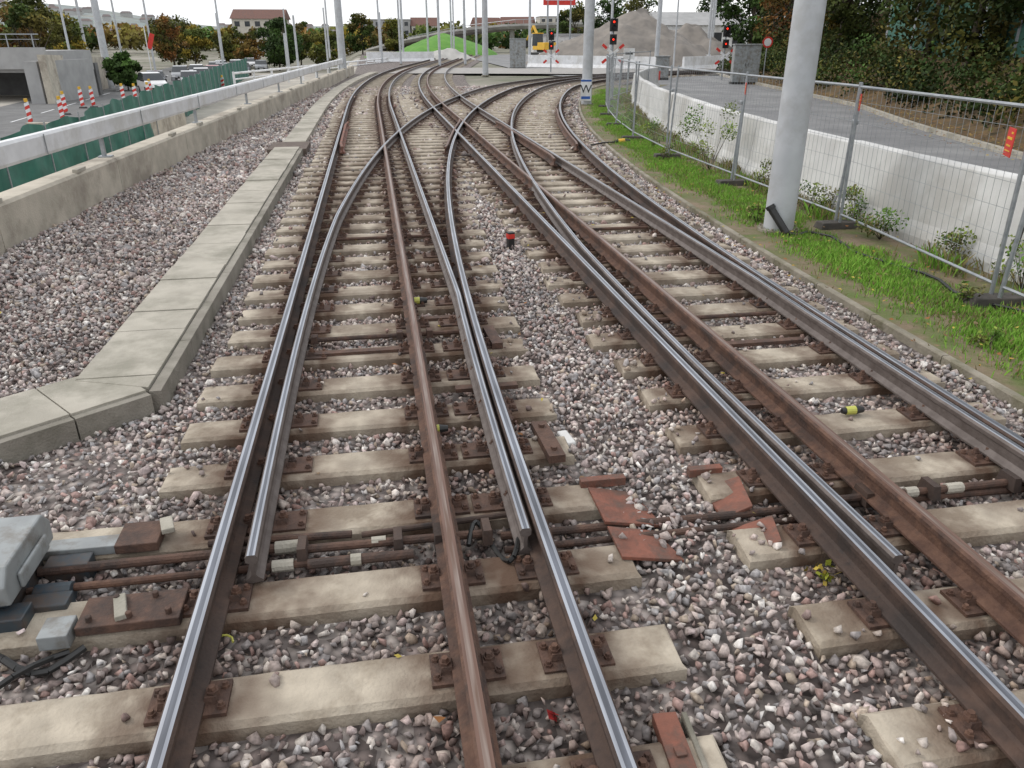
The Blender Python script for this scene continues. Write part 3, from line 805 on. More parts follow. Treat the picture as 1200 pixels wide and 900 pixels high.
fpts = [(5.6, 2.9), (5.79, 6.2), (6.12, 9.5), (6.15, 12.9), (6.2, 16.3), (6.5, 19.6), (7.05, 22.9), (7.75, 26.1), (8.6, 29.3), (9.75, 32.4), (11.3, 35.3), (13.2, 38.)]
FH = 1.78
M_foot = mat('rubber_foot', (.05, .045, .04), (.09, .08, .07), 6, .9)
for i in range(len(fpts)-1):
    (x0, y0), (x1, y1) = fpts[i], fpts[i+1]
    e = empty('construction_fence' if i == 0 else 'construction_fence.%03d' % i, (x0, y0, 0))
    dv = Vector((x1-x0, y1-y0, 0)); Ln = dv.length; dv.normalize()
    lean = Vector((dv.y, -dv.x, 0))*random.uniform(-.03, .06)
    def Q(t, z): p_ = dv*t+lean*z; return (p_.x, p_.y, z)
    b = MB(); t0, t1 = .06, Ln-.06
    for t_ in (t0, t1): b.cyl(Q(t_, .05), Q(t_, FH+.05), .021, n=8)
    for z_ in (.18, FH): b.cyl(Q(t0, z_), Q(t1, z_), .018 if z_ > 1 else .016, n=8)
    b.make('frame', [M_galv], e)
    b = MB(); nn = int((t1-t0)/.11)
    for j in range(1, nn): t_ = t0+(t1-t0)*j/nn; b.cyl(Q(t_, .18), Q(t_, FH), .0022, n=3, cap=False)
    for z_ in np.arange(.40, FH, .24): b.cyl(Q(t0, z_), Q(t1, z_), .0026, n=3, cap=False)
    b.make('wire_mesh', [M_galv], e)
    b = MB(); a = math.atan2(dv.y, dv.x)
    b.box((0, 0, .03), (.22, .58, .09), a, 0, .9); b.box((0, 0, 1.35), (.10, .05, .06), a, 1)
    b.make('foot', [M_foot, M_galv], e, bevel=.01)
def fence_sign(i, t, z, w=.22, h=.20):
    (x0, y0), (x1, y1) = fpts[i], fpts[i+1]; x = x0+(x1-x0)*t-.035; y = y0+(y1-y0)*t
    a = math.atan2(y1-y0, x1-x0)-R(22)
    nm = 'hire_company_sign' if fence_sign.k == 0 else 'hire_company_sign.%03d' % fence_sign.k; fence_sign.k += 1
    e = empty(nm, (x, y, z)); e.rotation_euler[2] = a
    b = MB(); b.box((0, 0, 0), (w, .008, h), 0, 0); b.make('panel', [M_red], e)
    b = MB(); b.box((0, .006, h*.14), (w*.66, .004, h*.09), 0, 0); b.box((0, .006, -h*.12), (w*.55, .004, h*.06), 0, 0); b.box((-w*.2, .006, h*.34), (w*.25, .004, h*.07), 0, 0); b.box((0, .006, -h*.3), (w*.7, .004, h*.04), 0, 0)
    b.make('lettering', [M_yelp], e)
fence_sign.k = 0
fence_sign(1, .09, 1.46, .24, .25); fence_sign(1, .97, 1.60, .20, .2); fence_sign(2, .95, 1.58, .18, .18); fence_sign(4, .3, 1.6, .18, .18)
b = MB()
tube(b, [(5.55+.25*math.sin(t*1.3)*.4+.02*t, 9.2-t*.33, .02+.012*math.sin(t*2)) for t in range(12)], .017, 0)
b.make('ground_cable', [M_black])
# ------------------------------------------------------------------ masts
def mast(x, y, d, h=9, name='catenary_mast', m=M_pole, flange=True, z=0):
    nm = name if name not in cnt else '%s.%03d' % (name, cnt[name]); cnt[name] = cnt.get(name, 0)+1
    e = empty(nm, (x, y, z)); b = MB()
    b.cyl((0, 0, -.1), (0, 0, h), d/2, d*.42, 32, cap=False); b.make('shaft', [m], e, smooth=True)
    if flange:
        b = MB(); b.cyl((0, 0, -.05), (0, 0, .02), d*.70, n=24)
        for i in range(8): b.cyl((math.cos(i*.785)*d*.62, math.sin(i*.785)*d*.62, .02), (math.cos(i*.785)*d*.62, math.sin(i*.785)*d*.62, .05), .015, n=6)
        b.make('base_flange', [M_kerb], e)
    return e
m1 = mast(5.26, 9.5, .39, 9)
b = MB(); b.cyl((-.20, -.12, .30), (-.05, -.32, .02), .05, n=12); b.cyl((-.22, -.10, .34), (-.20, -.12, .30), .06, n=12); tube(b, [(-.05, -.32, .02), (.1, -.36, .0), (.25, -.3, .02)], .02, 0)
b.make('earthing_cable', [M_black], m1)
for (X, Y, d, h) in ((2.89, 31.7, .40, 9), (-1.84, 57.6, .42, 9), (-11.2, 55, .50, 9), (-6.5, 75, .24, 9), (-4.6, 82, .26, 9), (-11.2, 84, .22, 6), (-13, 100, .3, 8), (13.0, 75, .42, 10), (8, 68, .22, 9), (21, 90, .3, 10), (-5, 118, .3, 9), (2.0, 95, .3, 9),
                  (-21, 95, .2, 5.5), (-16.5, 105, .25, 8), (-12, 120, .3, 9), (-9, 125, .3, 9), (-24, 110, .25, 7), (13.6, 70, .14, 9), (4.2, 78, .18, 9), (17, 72, .16, 8), (25, 105, .3, 9), (-7.6, 110, .22, 9)):
    x, y = C(X, Y); mast(x, y, d, h)
for (X, Y, d, h) in ((-39, 80, .7, 12), (-66, 120, .35, 12), (-60, 118, .4, 12), (-57, 122, .3, 12), (-45, 130, .3, 10), (-33, 95, .25, 7), (-27, 100, .3, 5), (-18, 70, .2, 4.2), (-14, 90, .2, 5), (-37, 70, .2, 9), (-43, 100, .25, 9), (-30, 112, .2, 8)):
    x, y = C(X, Y); mast(x, y, d, h, 'lamp_post', flange=False, z=-2.05 if X < -20 else -.1)

x, y = C(2.83, 31.4); e = empty('whistle_sign', (x, y, .55)); e.rotation_euler[2] = R(-9.8)
b = MB(); b.box((0, 0, 0), (.40, .012, .78), 0, 0); b.box((0, -.01, -.28), (.34, .006, .10), 0, 1); b.box((0, -.01, .33), (.40, .006, .07), 0, 1); b.make('panel', [M_white, M_blue], e)
tcv = bpy.data.curves.new('letter', 'FONT'); tcv.body = 'W'; tcv.size = .42; tcv.extrude = .004; tcv.align_x = 'CENTER'; tcv.align_y = 'CENTER'
to = bpy.data.objects.new('letter_w', tcv); scene.collection.objects.link(to); to.parent = e; to.rotation_euler = (R(90), 0, 0); to.location = (0, -.015, .02); tcv.materials.append(M_black)

def signal(X, Y, h=3.2, cross=True):
    x, y = C(X, Y); nm = 'crossing_signal' if 'cs' not in cnt else 'crossing_signal.%03d' % cnt['cs']; cnt['cs'] = cnt.get('cs', 0)+1
    e = empty(nm, (x, y, 0)); e.rotation_euler[2] = R(-9.8)
    b = MB(); b.cyl((0, 0, -.1), (0, 0, h), .05, n=10)
    b.box((0, -.12, h-.35), (.42, .16, .62), 0, 1); b.box((0, -.12, h-1.05), (.36, .16, .50), 0, 1)
    for z_ in (h-.2, h-.5, h-1.05): b.cyl((0, -.2, z_+.06), (0, -.34, z_+.05), .11, .12, 12, 1, cap=False)
    b.cyl((0, -.21, h-.2), (0, -.205, h-.2), .055, n=12, mi=2); b.cyl((0, -.21, h-1.05), (0, -.205, h-1.05), .05, n=12, mi=2)
    if cross:
        for s_ in (-1, 1):
            for q in range(4):
                t_ = -.45+q*.30; b.box((t_, -.28-.012*s_, h-1.75+t_*s_*.8), (.30, .02, .14), 0, 3 if q in (0, 3) else 4, tz=-s_*.67)
    b.make('signal', [M_galv, M_black, M_lamp, M_red, M_white], e)
signal(5.4, 45, 3.35); signal(13.2, 52, 3.1); signal(2.9, 62, 2.9)
x, y = C(6.3, 45); e = empty('track_side_sign', (x, y, 0)); e.rotation_euler[2] = R(-9.8)
b = MB(); b.cyl((0, 0, -.1), (0, 0, 1.9), .03, n=8); b.box((0, -.04, 1.6), (.6, .02, .55), 0, 1); b.box((0, -.055, 1.62), (.4, .01, .12), 0, 2); b.make('post_and_panel', [M_galv, M_white, M_black], e)
x, y = C(14.9, 49); e = empty('round_traffic_sign', (x, y, 0)); e.rotation_euler[2] = R(-12)
b = MB(); b.cyl((0, 0, -.1), (0, 0, 2.4), .035, n=8); b.cyl((0, -.05, 2.15), (0, -.03, 2.15), .3, n=24, mi=1); b.cyl((0, -.055, 2.15), (0, -.05, 2.15), .21, n=24, mi=2); b.make('post_and_disc', [M_galv, M_red, M_white], e)
def cabinet(X, Y, w, d, h, m, z=0):
    x, y = C(X, Y); nm = 'electrical_cabinet' if 'ec' not in cnt else 'electrical_cabinet.%03d' % cnt['ec']; cnt['ec'] = cnt.get('ec', 0)+1
    e = empty(nm, (x, y, z)); e.rotation_euler[2] = R(-14)
    b = MB(); b.box((0, 0, h/2), (w, d, h), 0, 0); b.box((0, 0, h+.04), (w+.1, d+.1, .07), 0, 0); b.box((0, 0, .03), (w+.06, d+.06, .14), 0, 1)
    for s_ in (-.25, .25): b.box((s_*w, -d/2-.008, h*.52), (w*.46, .016, h*.8), 0, 0); b.box((s_*w*.2, -d/2-.02, h*.5), (.03, .03, .16), 0, 1)
    b.make('body', [m, M_black], e, bevel=.01)
cabinet(13.2, 47, 1.45, .7, 2.0, M_grey); cabinet(.5, 71, 1.3, .7, 2.3, M_grey); cabinet(9.4, 52, .8, .5, 1.3, M_grey)

# ------------------------------------------------------------------ left: tarp fence, beacons, overpass
tp = [(-8.9, 8), (-9.1, 15), (-9.2, 21.8), (-9.55, 29), (-10.4, 40), (-11.6, 57), (-13.1, 74), (-15.3, 112)]
e = empty('green_screen_fence'); b = MB()
txy = lambda y: float(np.interp(y, [p[1] for p in tp], [p[0] for p in tp]))
V = []; F = []; ys = np.arange(8, 110, .3)
for i, y in enumerate(ys):
    for j in range(7):
        sag = .07*abs(math.sin(math.pi*y/3.4))
        V.append((txy(y)+.05*math.sin(y*3.1+j)+.05*math.sin(y*1.3+j*.4)+.03*math.sin(y*7+j*1.7), y, -2.1+j*.372-(sag*j/6)+(.04*math.sin(y*1.9)+.05*math.sin(y*.6) if j == 6 else 0)))
for i in range(len(ys)-1):
    for j in range(6): F.append((i*7+j, (i+1)*7+j, (i+1)*7+j+1, i*7+j+1))
np_mesh('tarp', np.array(V), np.array(F), [M_tarp], parent=e)
for y in np.arange(8, 110, 3.4): b.cyl((txy(y)+.1, y, -2.1), (txy(y)+.1, y, .18), .025, n=6)
b.make('posts', [M_galv], e)
def beacon(X, Y):
    x, y = C(X, Y); nm = 'warning_beacon' if 'wb' not in cnt else 'warning_beacon.%03d' % cnt['wb']; cnt['wb'] = cnt.get('wb', 0)+1
    e = empty(nm, (x, y, -2.03)); e.rotation_euler[2] = R(-25)
    b = MB(); b.box((0, 0, .05), (.5, .3, .1), 0, 2, .8)
    for i in range(6):
        z0 = .12+i*.17; b.add([(-.14, -.03, z0), (.14, -.03, z0+.10), (.14, -.03, z0+.27), (-.14, -.03, z0+.17), (-.14, .03, z0), (.14, .03, z0+.10), (.14, .03, z0+.27), (-.14, .03, z0+.17)],
            [(0, 1, 2, 3), (7, 6, 5, 4), (0, 4, 5, 1), (1, 5, 6, 2), (2, 6, 7, 3), (3, 7, 4, 0)], i % 2)
    b.cyl((0, 0, 1.22), (0, 0, 1.40), .09, n=10, mi=3)
    b.make('striped_board', [M_red, M_white, M_black, M_yelp], e)
for X, Y in ((-26.5, 44.5), (-25.8, 46.5), (-28, 51), (-29.5, 56), (-29, 56.5), (-28.5, 60), (-27.6, 60), (-29.5, 67), (-27.5, 62), (-26.0, 74)): beacon(X, Y)

ov = empty('road_overpass')
b = MB(); a = R(-9.8)
def cbx(X, Y, z, s, mi=0, rz=0.): x, y = C(X, Y); b.box((x, y, z), s, a+rz, mi)
cbx(-50, 66, .75, (30, 7, 1.5), 0); cbx(-50, 62.3, 1.0, (30.4, .4, 1.5), 0); cbx(-34.8, 64, -.6, (1.0, 8, 2.9), 0); cbx(-48, 70, -.8, (26, .5, 2.6), 1)
b.make('deck_and_abutment', [M_plast2, M_asph2, M_galv], ov)
b = MB()
for q in range(16): cbx(-64+q*1.9, 62.3, 2.2, (.06, .06, .9), 0)
cbx(-50, 62.3, 2.65, (30, .07, .07), 0); cbx(-50, 62.3, 2.3, (30, .04, .04), 0)
b.make('railing', [M_galv], ov)
b = MB()
p0 = C(-33.6, 60); p1 = C(-42.5, 92)
b.add([(p0[0], p0[1], -2.1), (p1[0], p1[1], -2.1), (p1[0], p1[1], .4), (p0[0], p0[1], 1.3), (p0[0]-.5, p0[1], -2.1), (p1[0]-.5, p1[1], -2.1), (p1[0]-.5, p1[1], .4), (p0[0]-.5, p0[1], 1.3)],
      [(0, 1, 2, 3), (7, 6, 5, 4), (0, 4, 5, 1), (1, 5, 6, 2), (2, 6, 7, 3), (3, 7, 4, 0)], 0)
b.make('retaining_wing_wall', [M_wall], ov)
b = MB()
for (X, Y, z, s_, rz) in ((-17, 34, -1.6, (.4, 22, .9), .12), (-21, 40, -1.75, (6, .4, .6), 0), (-13.5, 60, -1.2, (.35, 40, 1.2), .02), (-19, 30, -1.95, (5, 9, .2), .1)):
    x, y = C(X, Y); b.box((x, y, z), s_, a+rz, 0)
b.make('site_retaining_wall', [M_wall])
b = MB()
for i in range(16):
    x, y = C(-17.5+.28*i, 52+i*3.2); b.box((x, y, -.1), (.12, .12, 1.1), a, 0)
for i in range(15):
    x, y = C(-17.5+.28*i, 52+i*3.2); x2, y2 = C(-17.5+.28*(i+1), 52+(i+1)*3.2); b.cyl((x, y, .35), (x2, y2, .35), .07, n=6); b.cyl((x, y, 0), (x2, y2, 0), .05, n=6)
b.make('white_railing', [M_white])

# ------------------------------------------------------------------ cars
M_tyre = mat('tyre', (.02, .02, .02), (.03, .03, .03), 5, .9)
def paint(c): return mat('car_paint', c, tuple(v*.92 for v in c), 2, .25, .1)
PA = [paint((.75, .75, .76)), paint((.30, .31, .33)), paint((.05, .06, .08)), paint((.45, .46, .48)), paint((.35, .03, .03)), paint((.07, .12, .22))]
def car(X, Y, pc, rz=0, z=-2.02, suv=1.0):
    x, y = C(X, Y); nm = 'car' if 'car' not in cnt else 'car.%03d' % cnt['car']; cnt['car'] = cnt.get('car', 0)+1
    e = empty(nm, (x, y, z)); e.rotation_euler[2] = rz
    k = suv
    st = [(-2.12, .70, .32, .60, .62), (-2.0, .86, .25, .80*k, .82*k), (-1.2, .90, .22, .92*k, 1.0*k), (-.45, .91, .22, .95*k, 1.50*k), (.5, .91, .22, .97*k, 1.56*k), (1.45, .90, .22, .98*k, 1.50*k), (2.0, .86, .26, .95*k, 1.0*k), (2.12, .78, .34, .70, .72)]
    b = MB(); vs = []
    for (yy, hw, zb, zm, zr) in st:
        rw = hw*.78 if zr-zm > .3 else hw*.93
        vs += [(-hw*.95, yy, zb), (-hw, yy, (zb+zm)/2), (-hw*.97, yy, zm), (-rw, yy, zr), (rw, yy, zr), (hw*.97, yy, zm), (hw, yy, (zb+zm)/2), (hw*.95, yy, zb)]
    fs = []; ms = []
    for i in range(len(st)-1):
        for j in range(8):
            fs.append((i*8+j, i*8+(j+1) % 8, (i+1)*8+(j+1) % 8, (i+1)*8+j))
            g = (j in (2, 4) and 2 <= i <= 5) or (j == 3 and i in (2, 5)); ms.append(1 if g else 0)
    fs += [tuple(range(8)), tuple(range(len(vs)-1, len(vs)-9, -1))]; ms += [0, 0]
    b.add(vs, fs, ms); b.make('body', [PA[pc], M_glass], e, bevel=.03)
    b = MB()
    for sx in (-1, 1):
        for yy in (-1.32, 1.32): b.cyl((sx*.72, yy, .33), (sx*.93, yy, .33), .33, n=18, mi=0); b.cyl((sx*.93, yy, .33), (sx*.94, yy, .33), .2, n=12, mi=1)
        b.box((sx*.62, -2.08, .66*k), (.36, .12, .13), 0, 2); b.box((sx*.98, -.75, 1.02*k), (.18, .1, .12), 0, 3)
        b.box((sx*.66, 2.09, .78*k), (.3, .08, .16), 0, 4)
    b.box((0, -2.12, .48), (1.0, .06, .22), 0, 3); b.box((0, -2.16, .42), (.5, .02, .11), 0, 2)
    b.make('wheels_and_lights', [M_tyre, M_galv, M_white, M_black, M_red], e)
car(-31, 71, 0, R(25), suv=1.12); car(-31.2, 80, 3, R(12)); car(-34.5, 80, 2, R(12)); car(-33, 88, 0, R(10)); car(-36, 90, 1, R(8), suv=1.1); car(-35, 97, 4, R(8)); car(-38, 100, 0, R(8)); car(-37, 106, 1, R(6)); car(-40, 112, 3, R(5)); car(-38.5, 116, 0, R(5), suv=1.1); car(-41, 125, 2, R(5)); car(-42, 120, 0, R(5)); car(-42.5, 135, 0, R(5)); car(-33.5, 99, 0, R(8)); car(-35.3, 109, 2, R(6)); car(-36.5, 121, 1, R(6))

# ------------------------------------------------------------------ background structures
def building(name, X, Y, w, d, h, wallm, roofm, floors=3, bays=6, rz=0, roof=2.5, z=None):
    x, y = C(X, Y); z = gz(x, y) if z is None else z
    nm = name if name not in cnt else '%s.%03d' % (name, cnt[name]); cnt[name] = cnt.get(name, 0)+1
    e = empty(nm, (x, y, z)); e.rotation_euler[2] = R(-9.8)+rz
    b = MB(); b.box((0, 0, h/2), (w, d, h)); b.make('walls', [wallm], e)
    b = MB()
    if roof > 0:
        hw, hd = w/2+.4, d/2+.4
        b.add([(-hw, -hd, h), (hw, -hd, h), (hw, hd, h), (-hw, hd, h), (-hw, 0, h+roof), (hw, 0, h+roof)], [(0, 1, 5, 4), (2, 3, 4, 5), (0, 4, 3), (1, 2, 5), (0, 3, 2, 1)], 0)
    else: b.box((0, 0, h+.15), (w+.3, d+.3, .3))
    b.make('roof', [roofm], e)
    b = MB(); fh = h/floors
    for f in range(floors):
        for q in range(bays):
            xx = -w/2+w*(q+.5)/bays; b.box((xx, -d/2-.02, fh*(f+.55)), (w/bays*.5, .06, fh*.45))
    b.make('windows', [M_glass], e)
building('apartment_building', -62, 210, 12, 10, 7.5, M_plast, M_tile, 3, 5, .1, 2.2)
building('white_hall', 27, 125, 13, 10, 4.2, M_barr, M_plast2, 1, 4, .1, 1.8)
building('office_building', -50, 330, 22, 12, 9, M_plast2, M_plast2, 3, 8, 0, 0)
building('house', -10, 330, 10, 10, 7, M_plast, M_tile, 2, 4, .3, 3)
building('house', 2, 320, 12, 10, 7, M_barr, M_tile, 2, 4, -.2, 3)
building('house', -34, 330, 10, 10, 7, M_plast, M_tile, 2, 4, .1, 3)
building('apartment_building', 22, 330, 24, 12, 10, M_plast, M_plast2, 4, 9, .1, 0)
building('site_office', 6.4, 120, 7, 3, 2.8, M_barr, M_plast2, 1, 4, .1, 0)
fo = empty('flyover_bridge'); b = MB()
path = [(-38, 205, -1.5), (-30, 192, .0), (-20, 176, 2.0), (-10, 165, 3.6), (0, 158, 4.5), (12, 153, 4.8), (30, 150, 4.8)]
pp = [(*C(X, Y), z) for X, Y, z in path]
b.sweep([(-3, -.55), (3, -.55), (3.6, -.1), (3.6, .25), (3.4, .25), (3.4, 0), (-3.4, 0), (-3.4, .25), (-3.6, .25), (-3.6, -.1)], pp, 0)
for X, Y, z in path[2:]:
    x, y = C(X, Y); b.box((x, y, (z-.6)/2-.5), (.8, .8, max(.5, z+.2)), 0, 0)
b.make('deck', [M_bridge], fo)
b = MB()
for (xa_, ya_, za_), (xb_, yb_, zb_) in zip(pp[:-1], pp[1:]):
    b.cyl((xa_, ya_-3.5, za_+1.0), (xb_, yb_-3.5, zb_+1.0), .05, n=5)
    for q in range(8):
        t = q/8; b.cyl((xa_+(xb_-xa_)*t, ya_+(yb_-ya_)*t-3.5, za_+(zb_-za_)*t+.2), (xa_+(xb_-xa_)*t, ya_+(yb_-ya_)*t-3.5, za_+(zb_-za_)*t+1.0), .04, n=4)
b.make('railing', [M_galv], fo)
def mound(name, X, Y, rx, ry, h, m, z=-.1, rough=.12, pw=1.0):
    cx_, cy_ = C(X, Y); V = []; F = []; n = 48; rr = 16
    for j in range(rr+1):
        t = j/rr
        for i in range(n):
            a_ = 2*math.pi*i/n; k = 1+.12*math.sin(3*a_+X)+.08*math.sin(5*a_)
            x = cx_+math.cos(a_)*rx*t*k; y = cy_+math.sin(a_)*ry*t*k
            V.append((x, y, z+h*(1-t)**pw*(1+rough*mnoise.noise(Vector((x*.6, y*.6, 0))))+(1.2*rough*mnoise.noise(Vector((x*1.2, y*1.2, 5))) if t < 1 else 0)))
    for j in range(rr):
        for i in range(n): F.append((j*n+i, j*n+(i+1) % n, (j+1)*n+(i+1) % n, (j+1)*n+i))
    return np_mesh(name, np.array(V), np.array(F), [m])
mound('grass_embankment', -11, 135, 8, 12, 3.3, M_green, rough=.05, pw=.7)
mound('grass_embankment.001', -15, 120, 6, 9, .9, M_green, rough=.05, pw=.7)
mound('gravel_heap', 12.2, 84, 9.5, 7, 4.9, M_mound, rough=.3, pw=.85)
mound('gravel_heap.001', 19, 92, 8, 6, 3.9, M_mound, rough=.3, pw=.85)
mound('gravel_heap.002', -8, 104, 4, 3, 1.6, mat('pale_gravel', (.45, .44, .42), (.38, .37, .35), 1, .95, 0, .5, 5), rough=.2)
def excavator(X, Y):
    x, y = C(X, Y); e = empty('excavator', (x, y, 0)); e.rotation_euler[2] = .4
    b = MB()
    for s_ in (-1, 1): b.box((s_*.95, 0, .35), (.5, 3.2, .65), 0, 1, .92)
    b.box((0, 0, .85), (1.4, 1.4, .3), 0, 1); b.box((0, -.3, 1.45), (2.3, 2.8, .9), 0, 0, .95); b.box((-.65, .6, 2.2), (.95, 1.3, 1.5), 0, 2, .9); b.box((-.65, .6, 3.0), (1.0, 1.35, .12), 0, 0)
    b.cyl((.3, 1.0, 1.6), (.3, 3.0, 3.9), .22, .2, 6, 0); b.cyl((.3, 3.0, 3.9), (.3, 4.6, 2.2), .18, .14, 6, 0); b.box((.3, 4.7, 1.7), (.9, .7, .8), 0, 1, .7)
    b.make('machine', [M_yelp, M_black, M_glass], e, bevel=.03)
excavator(4.3, 112)
b = MB()
for (X0, Y0, X1, Y1, h) in ((1.5, 76, 12, 68, 1.0), (3.0, 92, 20, 84, .9), (-16, 92, -9, 96, 1.0), (14, 68, 24, 80, 1.0)):
    x0, y0 = C(X0, Y0); x1, y1 = C(X1, Y1)
    b.sweep([(-.25, 0), (.25, 0), (.1, .3), (.08, h), (-.08, h), (-.1, .3)], [(x0, y0, 0), ((x0+x1)/2, (y0+y1)/2, 0), (x1, y1, 0)], 0)
b.make('site_barrier', [M_white])
x, y = C(-40, 92); e = empty('flag', (x, y, -2)); b = MB(); b.cyl((0, 0, 0), (0, 0, 5.6), .05, n=8); b.box((.45, 0, 4.1), (.5, .03, 1.6), 0, 1, tz=.35); b.make('pole_and_cloth', [M_white, M_red], e)
x, y = C(6.2, 112); e = empty('red_white_billboard', (x, y, 0)); e.rotation_euler[2] = R(-10); b = MB()
b.cyl((-1.5, 0, 0), (-1.5, 0, 8), .12, n=8); b.cyl((1.5, 0, 0), (1.5, 0, 8), .12, n=8); b.box((0, 0, 7.0), (4.2, .2, 1.3), 0, 1); b.box((0, -.12, 7.1), (3.6, .05, .4), 0, 2); b.make('board', [M_galv, M_red, M_white], e)

b = MB()
pp = [(rex(y)+5.2, y, gz(rex(y)+5.2, y)-.3) for y in np.arange(2, 40, 3.)]
b.sweep([(-.04, 0), (.04, 0), (.04, 2.4), (-.04, 2.4)], pp, 0)
for p in pp: b.box((p[0], p[1], p[2]+1.25), (.14, .14, 2.5), 0, 1)
b.make('noise_barrier_wall', [M_noise, M_galv])

for (X, Y, h, r, c_, nm) in ((-68, 105, 9, 4.2, AUT, 'autumn_tree'), (-60, 112, 7.5, 3.6, YEL, 'autumn_tree'), (-76, 112, 10, 5, AUT, 'autumn_tree'), (-52, 128, 7.5, 3.5, AUT, 'autumn_tree'), (-62, 96, 8, 3.8, OLIVE, 'leafy_tree'), (-54, 92, 7.6, 3.4, AUT*.8, 'autumn_tree'), (-57, 100, 9, 4, OLIVE, 'leafy_tree'), (-50, 88, 7.2, 3.2, OLIVE, 'leafy_tree'),
        (-58, 145, 7.5, 3.8, OLIVE, 'leafy_tree'), (-54, 142, 6.0, 3.2, YEL, 'autumn_tree'), (-49, 146, 6.0, 3.2, YEL*.8, 'autumn_tree'), (-44, 140, 5.8, 3.0, AUT, 'autumn_tree'), (-35, 125, 6.6, 3.2, GREEN, 'leafy_tree'), (-32, 118, 6.9, 3.2, GREEN, 'leafy_tree'), (-29, 130, 5.5, 3, YEL, 'autumn_tree'),
        (-25, 140, 5.6, 3, OLIVE, 'leafy_tree'), (-21, 150, 5.2, 2.8, YEL, 'autumn_tree'), (-38, 150, 6.8, 3.2, OLIVE, 'leafy_tree'), (-35.5, 76, 3.2, 1.7, GREEN*1.6, 'leafy_tree'),
        (15, 130, 8.5, 3.8, GREEN, 'leafy_tree'), (21, 140, 9, 4, OLIVE, 'leafy_tree'), (33, 135, 9.5, 4, GREEN, 'leafy_tree'), (38, 125, 10, 4.6, OLIVE, 'leafy_tree'), (45, 120, 11, 5, AUT, 'autumn_tree'),
        (26, 92, 8, 3.4, GREEN, 'leafy_tree'), (31, 95, 9, 3.8, DARK, 'leafy_tree'), (10, 135, 7, 3.2, OLIVE, 'leafy_tree'), (24, 78, 7.5, 3.0, OLIVE, 'leafy_tree')):
    x, y = C(X, Y); tree(nm, x, y, h*1.05, r, c_, 3000, .22, low=.18, clumps=32)
cs = []; rs = []
for i in range(420):
    Y = random.uniform(190, 520); X = random.uniform(-.62, .62)*Y
    x, y = C(X, Y); r = random.uniform(2.5, 4.5); cs.append((x, y, random.uniform(.4, .9)*r*.9+(Y-190)*.008)); rs.append(r)
V, F, Cc = leaf_cloud(np.array(cs), np.array(rs), 60000, .75, np.concatenate([OLIVE*1.4, AUT, YEL, GREEN*1.4]), .8, .3)
np_mesh('distant_trees', V, F, [M_leaf], Cc)

def hprof(th): return max(12, 34+26*math.sin(th*3.1-1.2)+14*math.sin(th*9+.5)+5*math.sin(th*23)+(30*(th-.35) if th > .35 else 0)+26*sst(-.05, .15, -th))
def hills():
    V = []; F = []; n = 160; rr = 14
    for j in range(rr+1):
        t = j/rr; Dd = 700+t*1700
        for i in range(n+1):
            th = R(-75+150*i/n)
            X = math.sin(th)*Dd; Y = math.cos(th)*Dd; x, y = C(X, Y)
            V.append((x, y, -1+hprof(th)*sst(0, .75, t)+6*mnoise.noise(Vector((x*.004, y*.004, 0)))*sst(0, .3, t)))
    for j in range(rr):
        for i in range(n): a_ = j*(n+1)+i; F.append((a_, a_+1, a_+n+2, a_+n+1))
    np_mesh('hill', np.array(V), np.array(F), [M_hill])
hills()
b = MB()
for i in range(220):
    Dd = random.uniform(850, 1600); th = random.uniform(-.62, .5); X = math.sin(th)*Dd; Y = math.cos(th)*Dd
    x, y = C(X, Y); t = (Dd-700)/1700
    z = -2+hprof(th)*sst(0, .75, t)
    w = random.uniform(7, 15); h = random.uniform(5, 8); rz_ = random.uniform(-.5, .5)
    b.box((x, y, z+h/2), (w, 10, h+3), rz_, 0)
    b.box((x, y, z+h+2.6), (w+1, 11, 2.6), rz_, 1, .6)
b.make('distant_town', [mat('town_wall', (.42, .42, .41), (.35, .35, .34), .02, .9), mat('town_roof', (.22, .17, .16), (.19, .17, .17), .02, .9)])

b = MB()
for rt in (RA, RB):
    tube(b, [(p[0], p[1], 5.6) for p in rt[40::16]], .006, 0, 4)
b.make('contact_wire', [M_black])

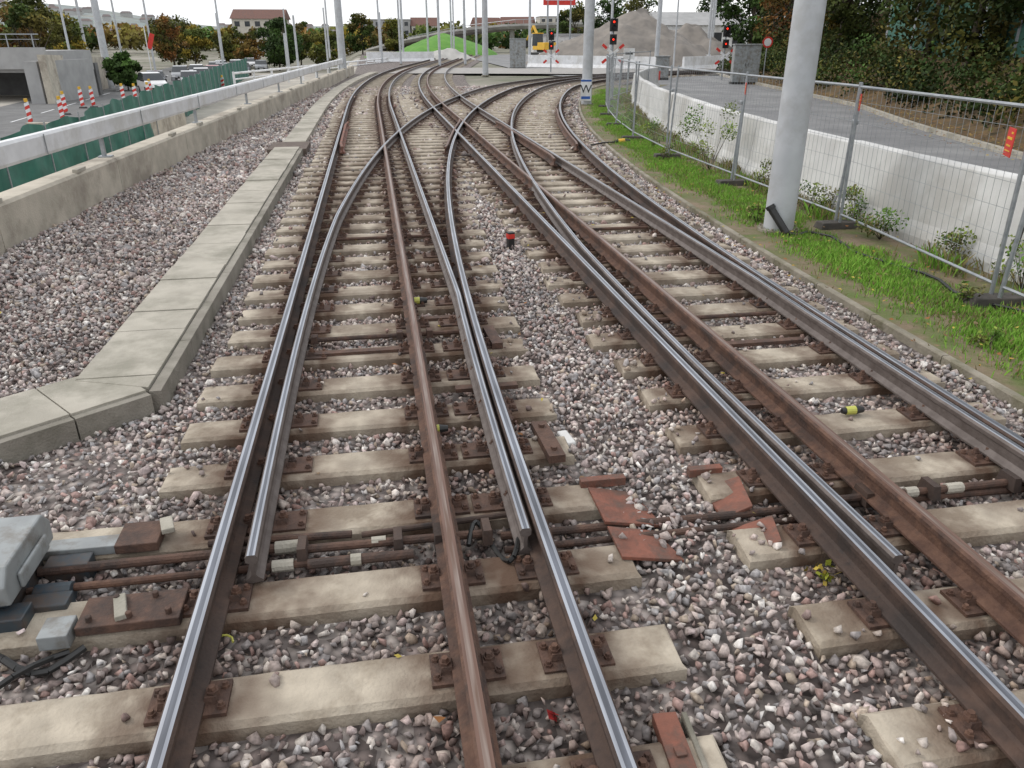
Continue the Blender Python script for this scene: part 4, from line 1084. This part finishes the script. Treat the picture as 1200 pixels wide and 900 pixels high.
# ------------------------------------------------------------------ light
w = bpy.data.worlds.new("World"); scene.world = w; w.use_nodes = True
N, L = w.node_tree.nodes, w.node_tree.links
bg = N['Background']; bg.inputs['Strength'].default_value = .10
sky = N.new('ShaderNodeTexSky'); sky.sky_type = 'NISHITA'; sky.sun_disc = False
sky.sun_elevation = R(42); sky.sun_rotation = R(-60); sky.dust_density = 4; sky.air_density = 1
mx = N.new('ShaderNodeMix'); mx.data_type = 'RGBA'; mx.inputs[0].default_value = .85
L.new(sky.outputs[0], mx.inputs[6])
tc = N.new('ShaderNodeTexCoord'); nz = N.new('ShaderNodeTexNoise'); nz.inputs['Scale'].default_value = 2.5; nz.inputs['Detail'].default_value = 4
mp = N.new('ShaderNodeMapping'); mp.inputs['Scale'].default_value = (1, 1, 3.5); L.new(tc.outputs['Generated'], mp.inputs[0]); L.new(mp.outputs[0], nz.inputs['Vector'])
cr = N.new('ShaderNodeValToRGB'); cr.color_ramp.elements[0].position = .3; cr.color_ramp.elements[0].color = (.80, .84, .90, 1); cr.color_ramp.elements[1].position = .6; cr.color_ramp.elements[1].color = (1, 1, 1, 1)
L.new(nz.outputs['Fac'], cr.inputs[0])
sc = N.new('ShaderNodeVectorMath'); sc.operation = 'SCALE'; sc.inputs['Scale'].default_value = 14.2; L.new(cr.outputs[0], sc.inputs[0])
L.new(sc.outputs[0], mx.inputs[7]); L.new(mx.outputs[2], bg.inputs['Color'])
sd = bpy.data.lights.new('Sun', 'SUN'); sd.energy = 1.15; sd.angle = R(18); sd.color = (1, .95, .88)
so = bpy.data.objects.new('Sun', sd); scene.collection.objects.link(so); so.rotation_euler = (R(48), 0, R(180+60))

cd = bpy.data.cameras.new('Camera'); cam = bpy.data.objects.new('Camera', cd); scene.collection.objects.link(cam)
cam.location = (0, 0, 2.33); cam.rotation_euler = (R(90-24.2), 0, R(-9.78)); cd.sensor_width = 36; cd.lens = 27; cd.clip_end = 9000; cd.clip_start = .05
scene.camera = cam
scene.view_settings.view_transform = 'Standard'; scene.view_settings.look = 'None'; scene.view_settings.exposure = 0
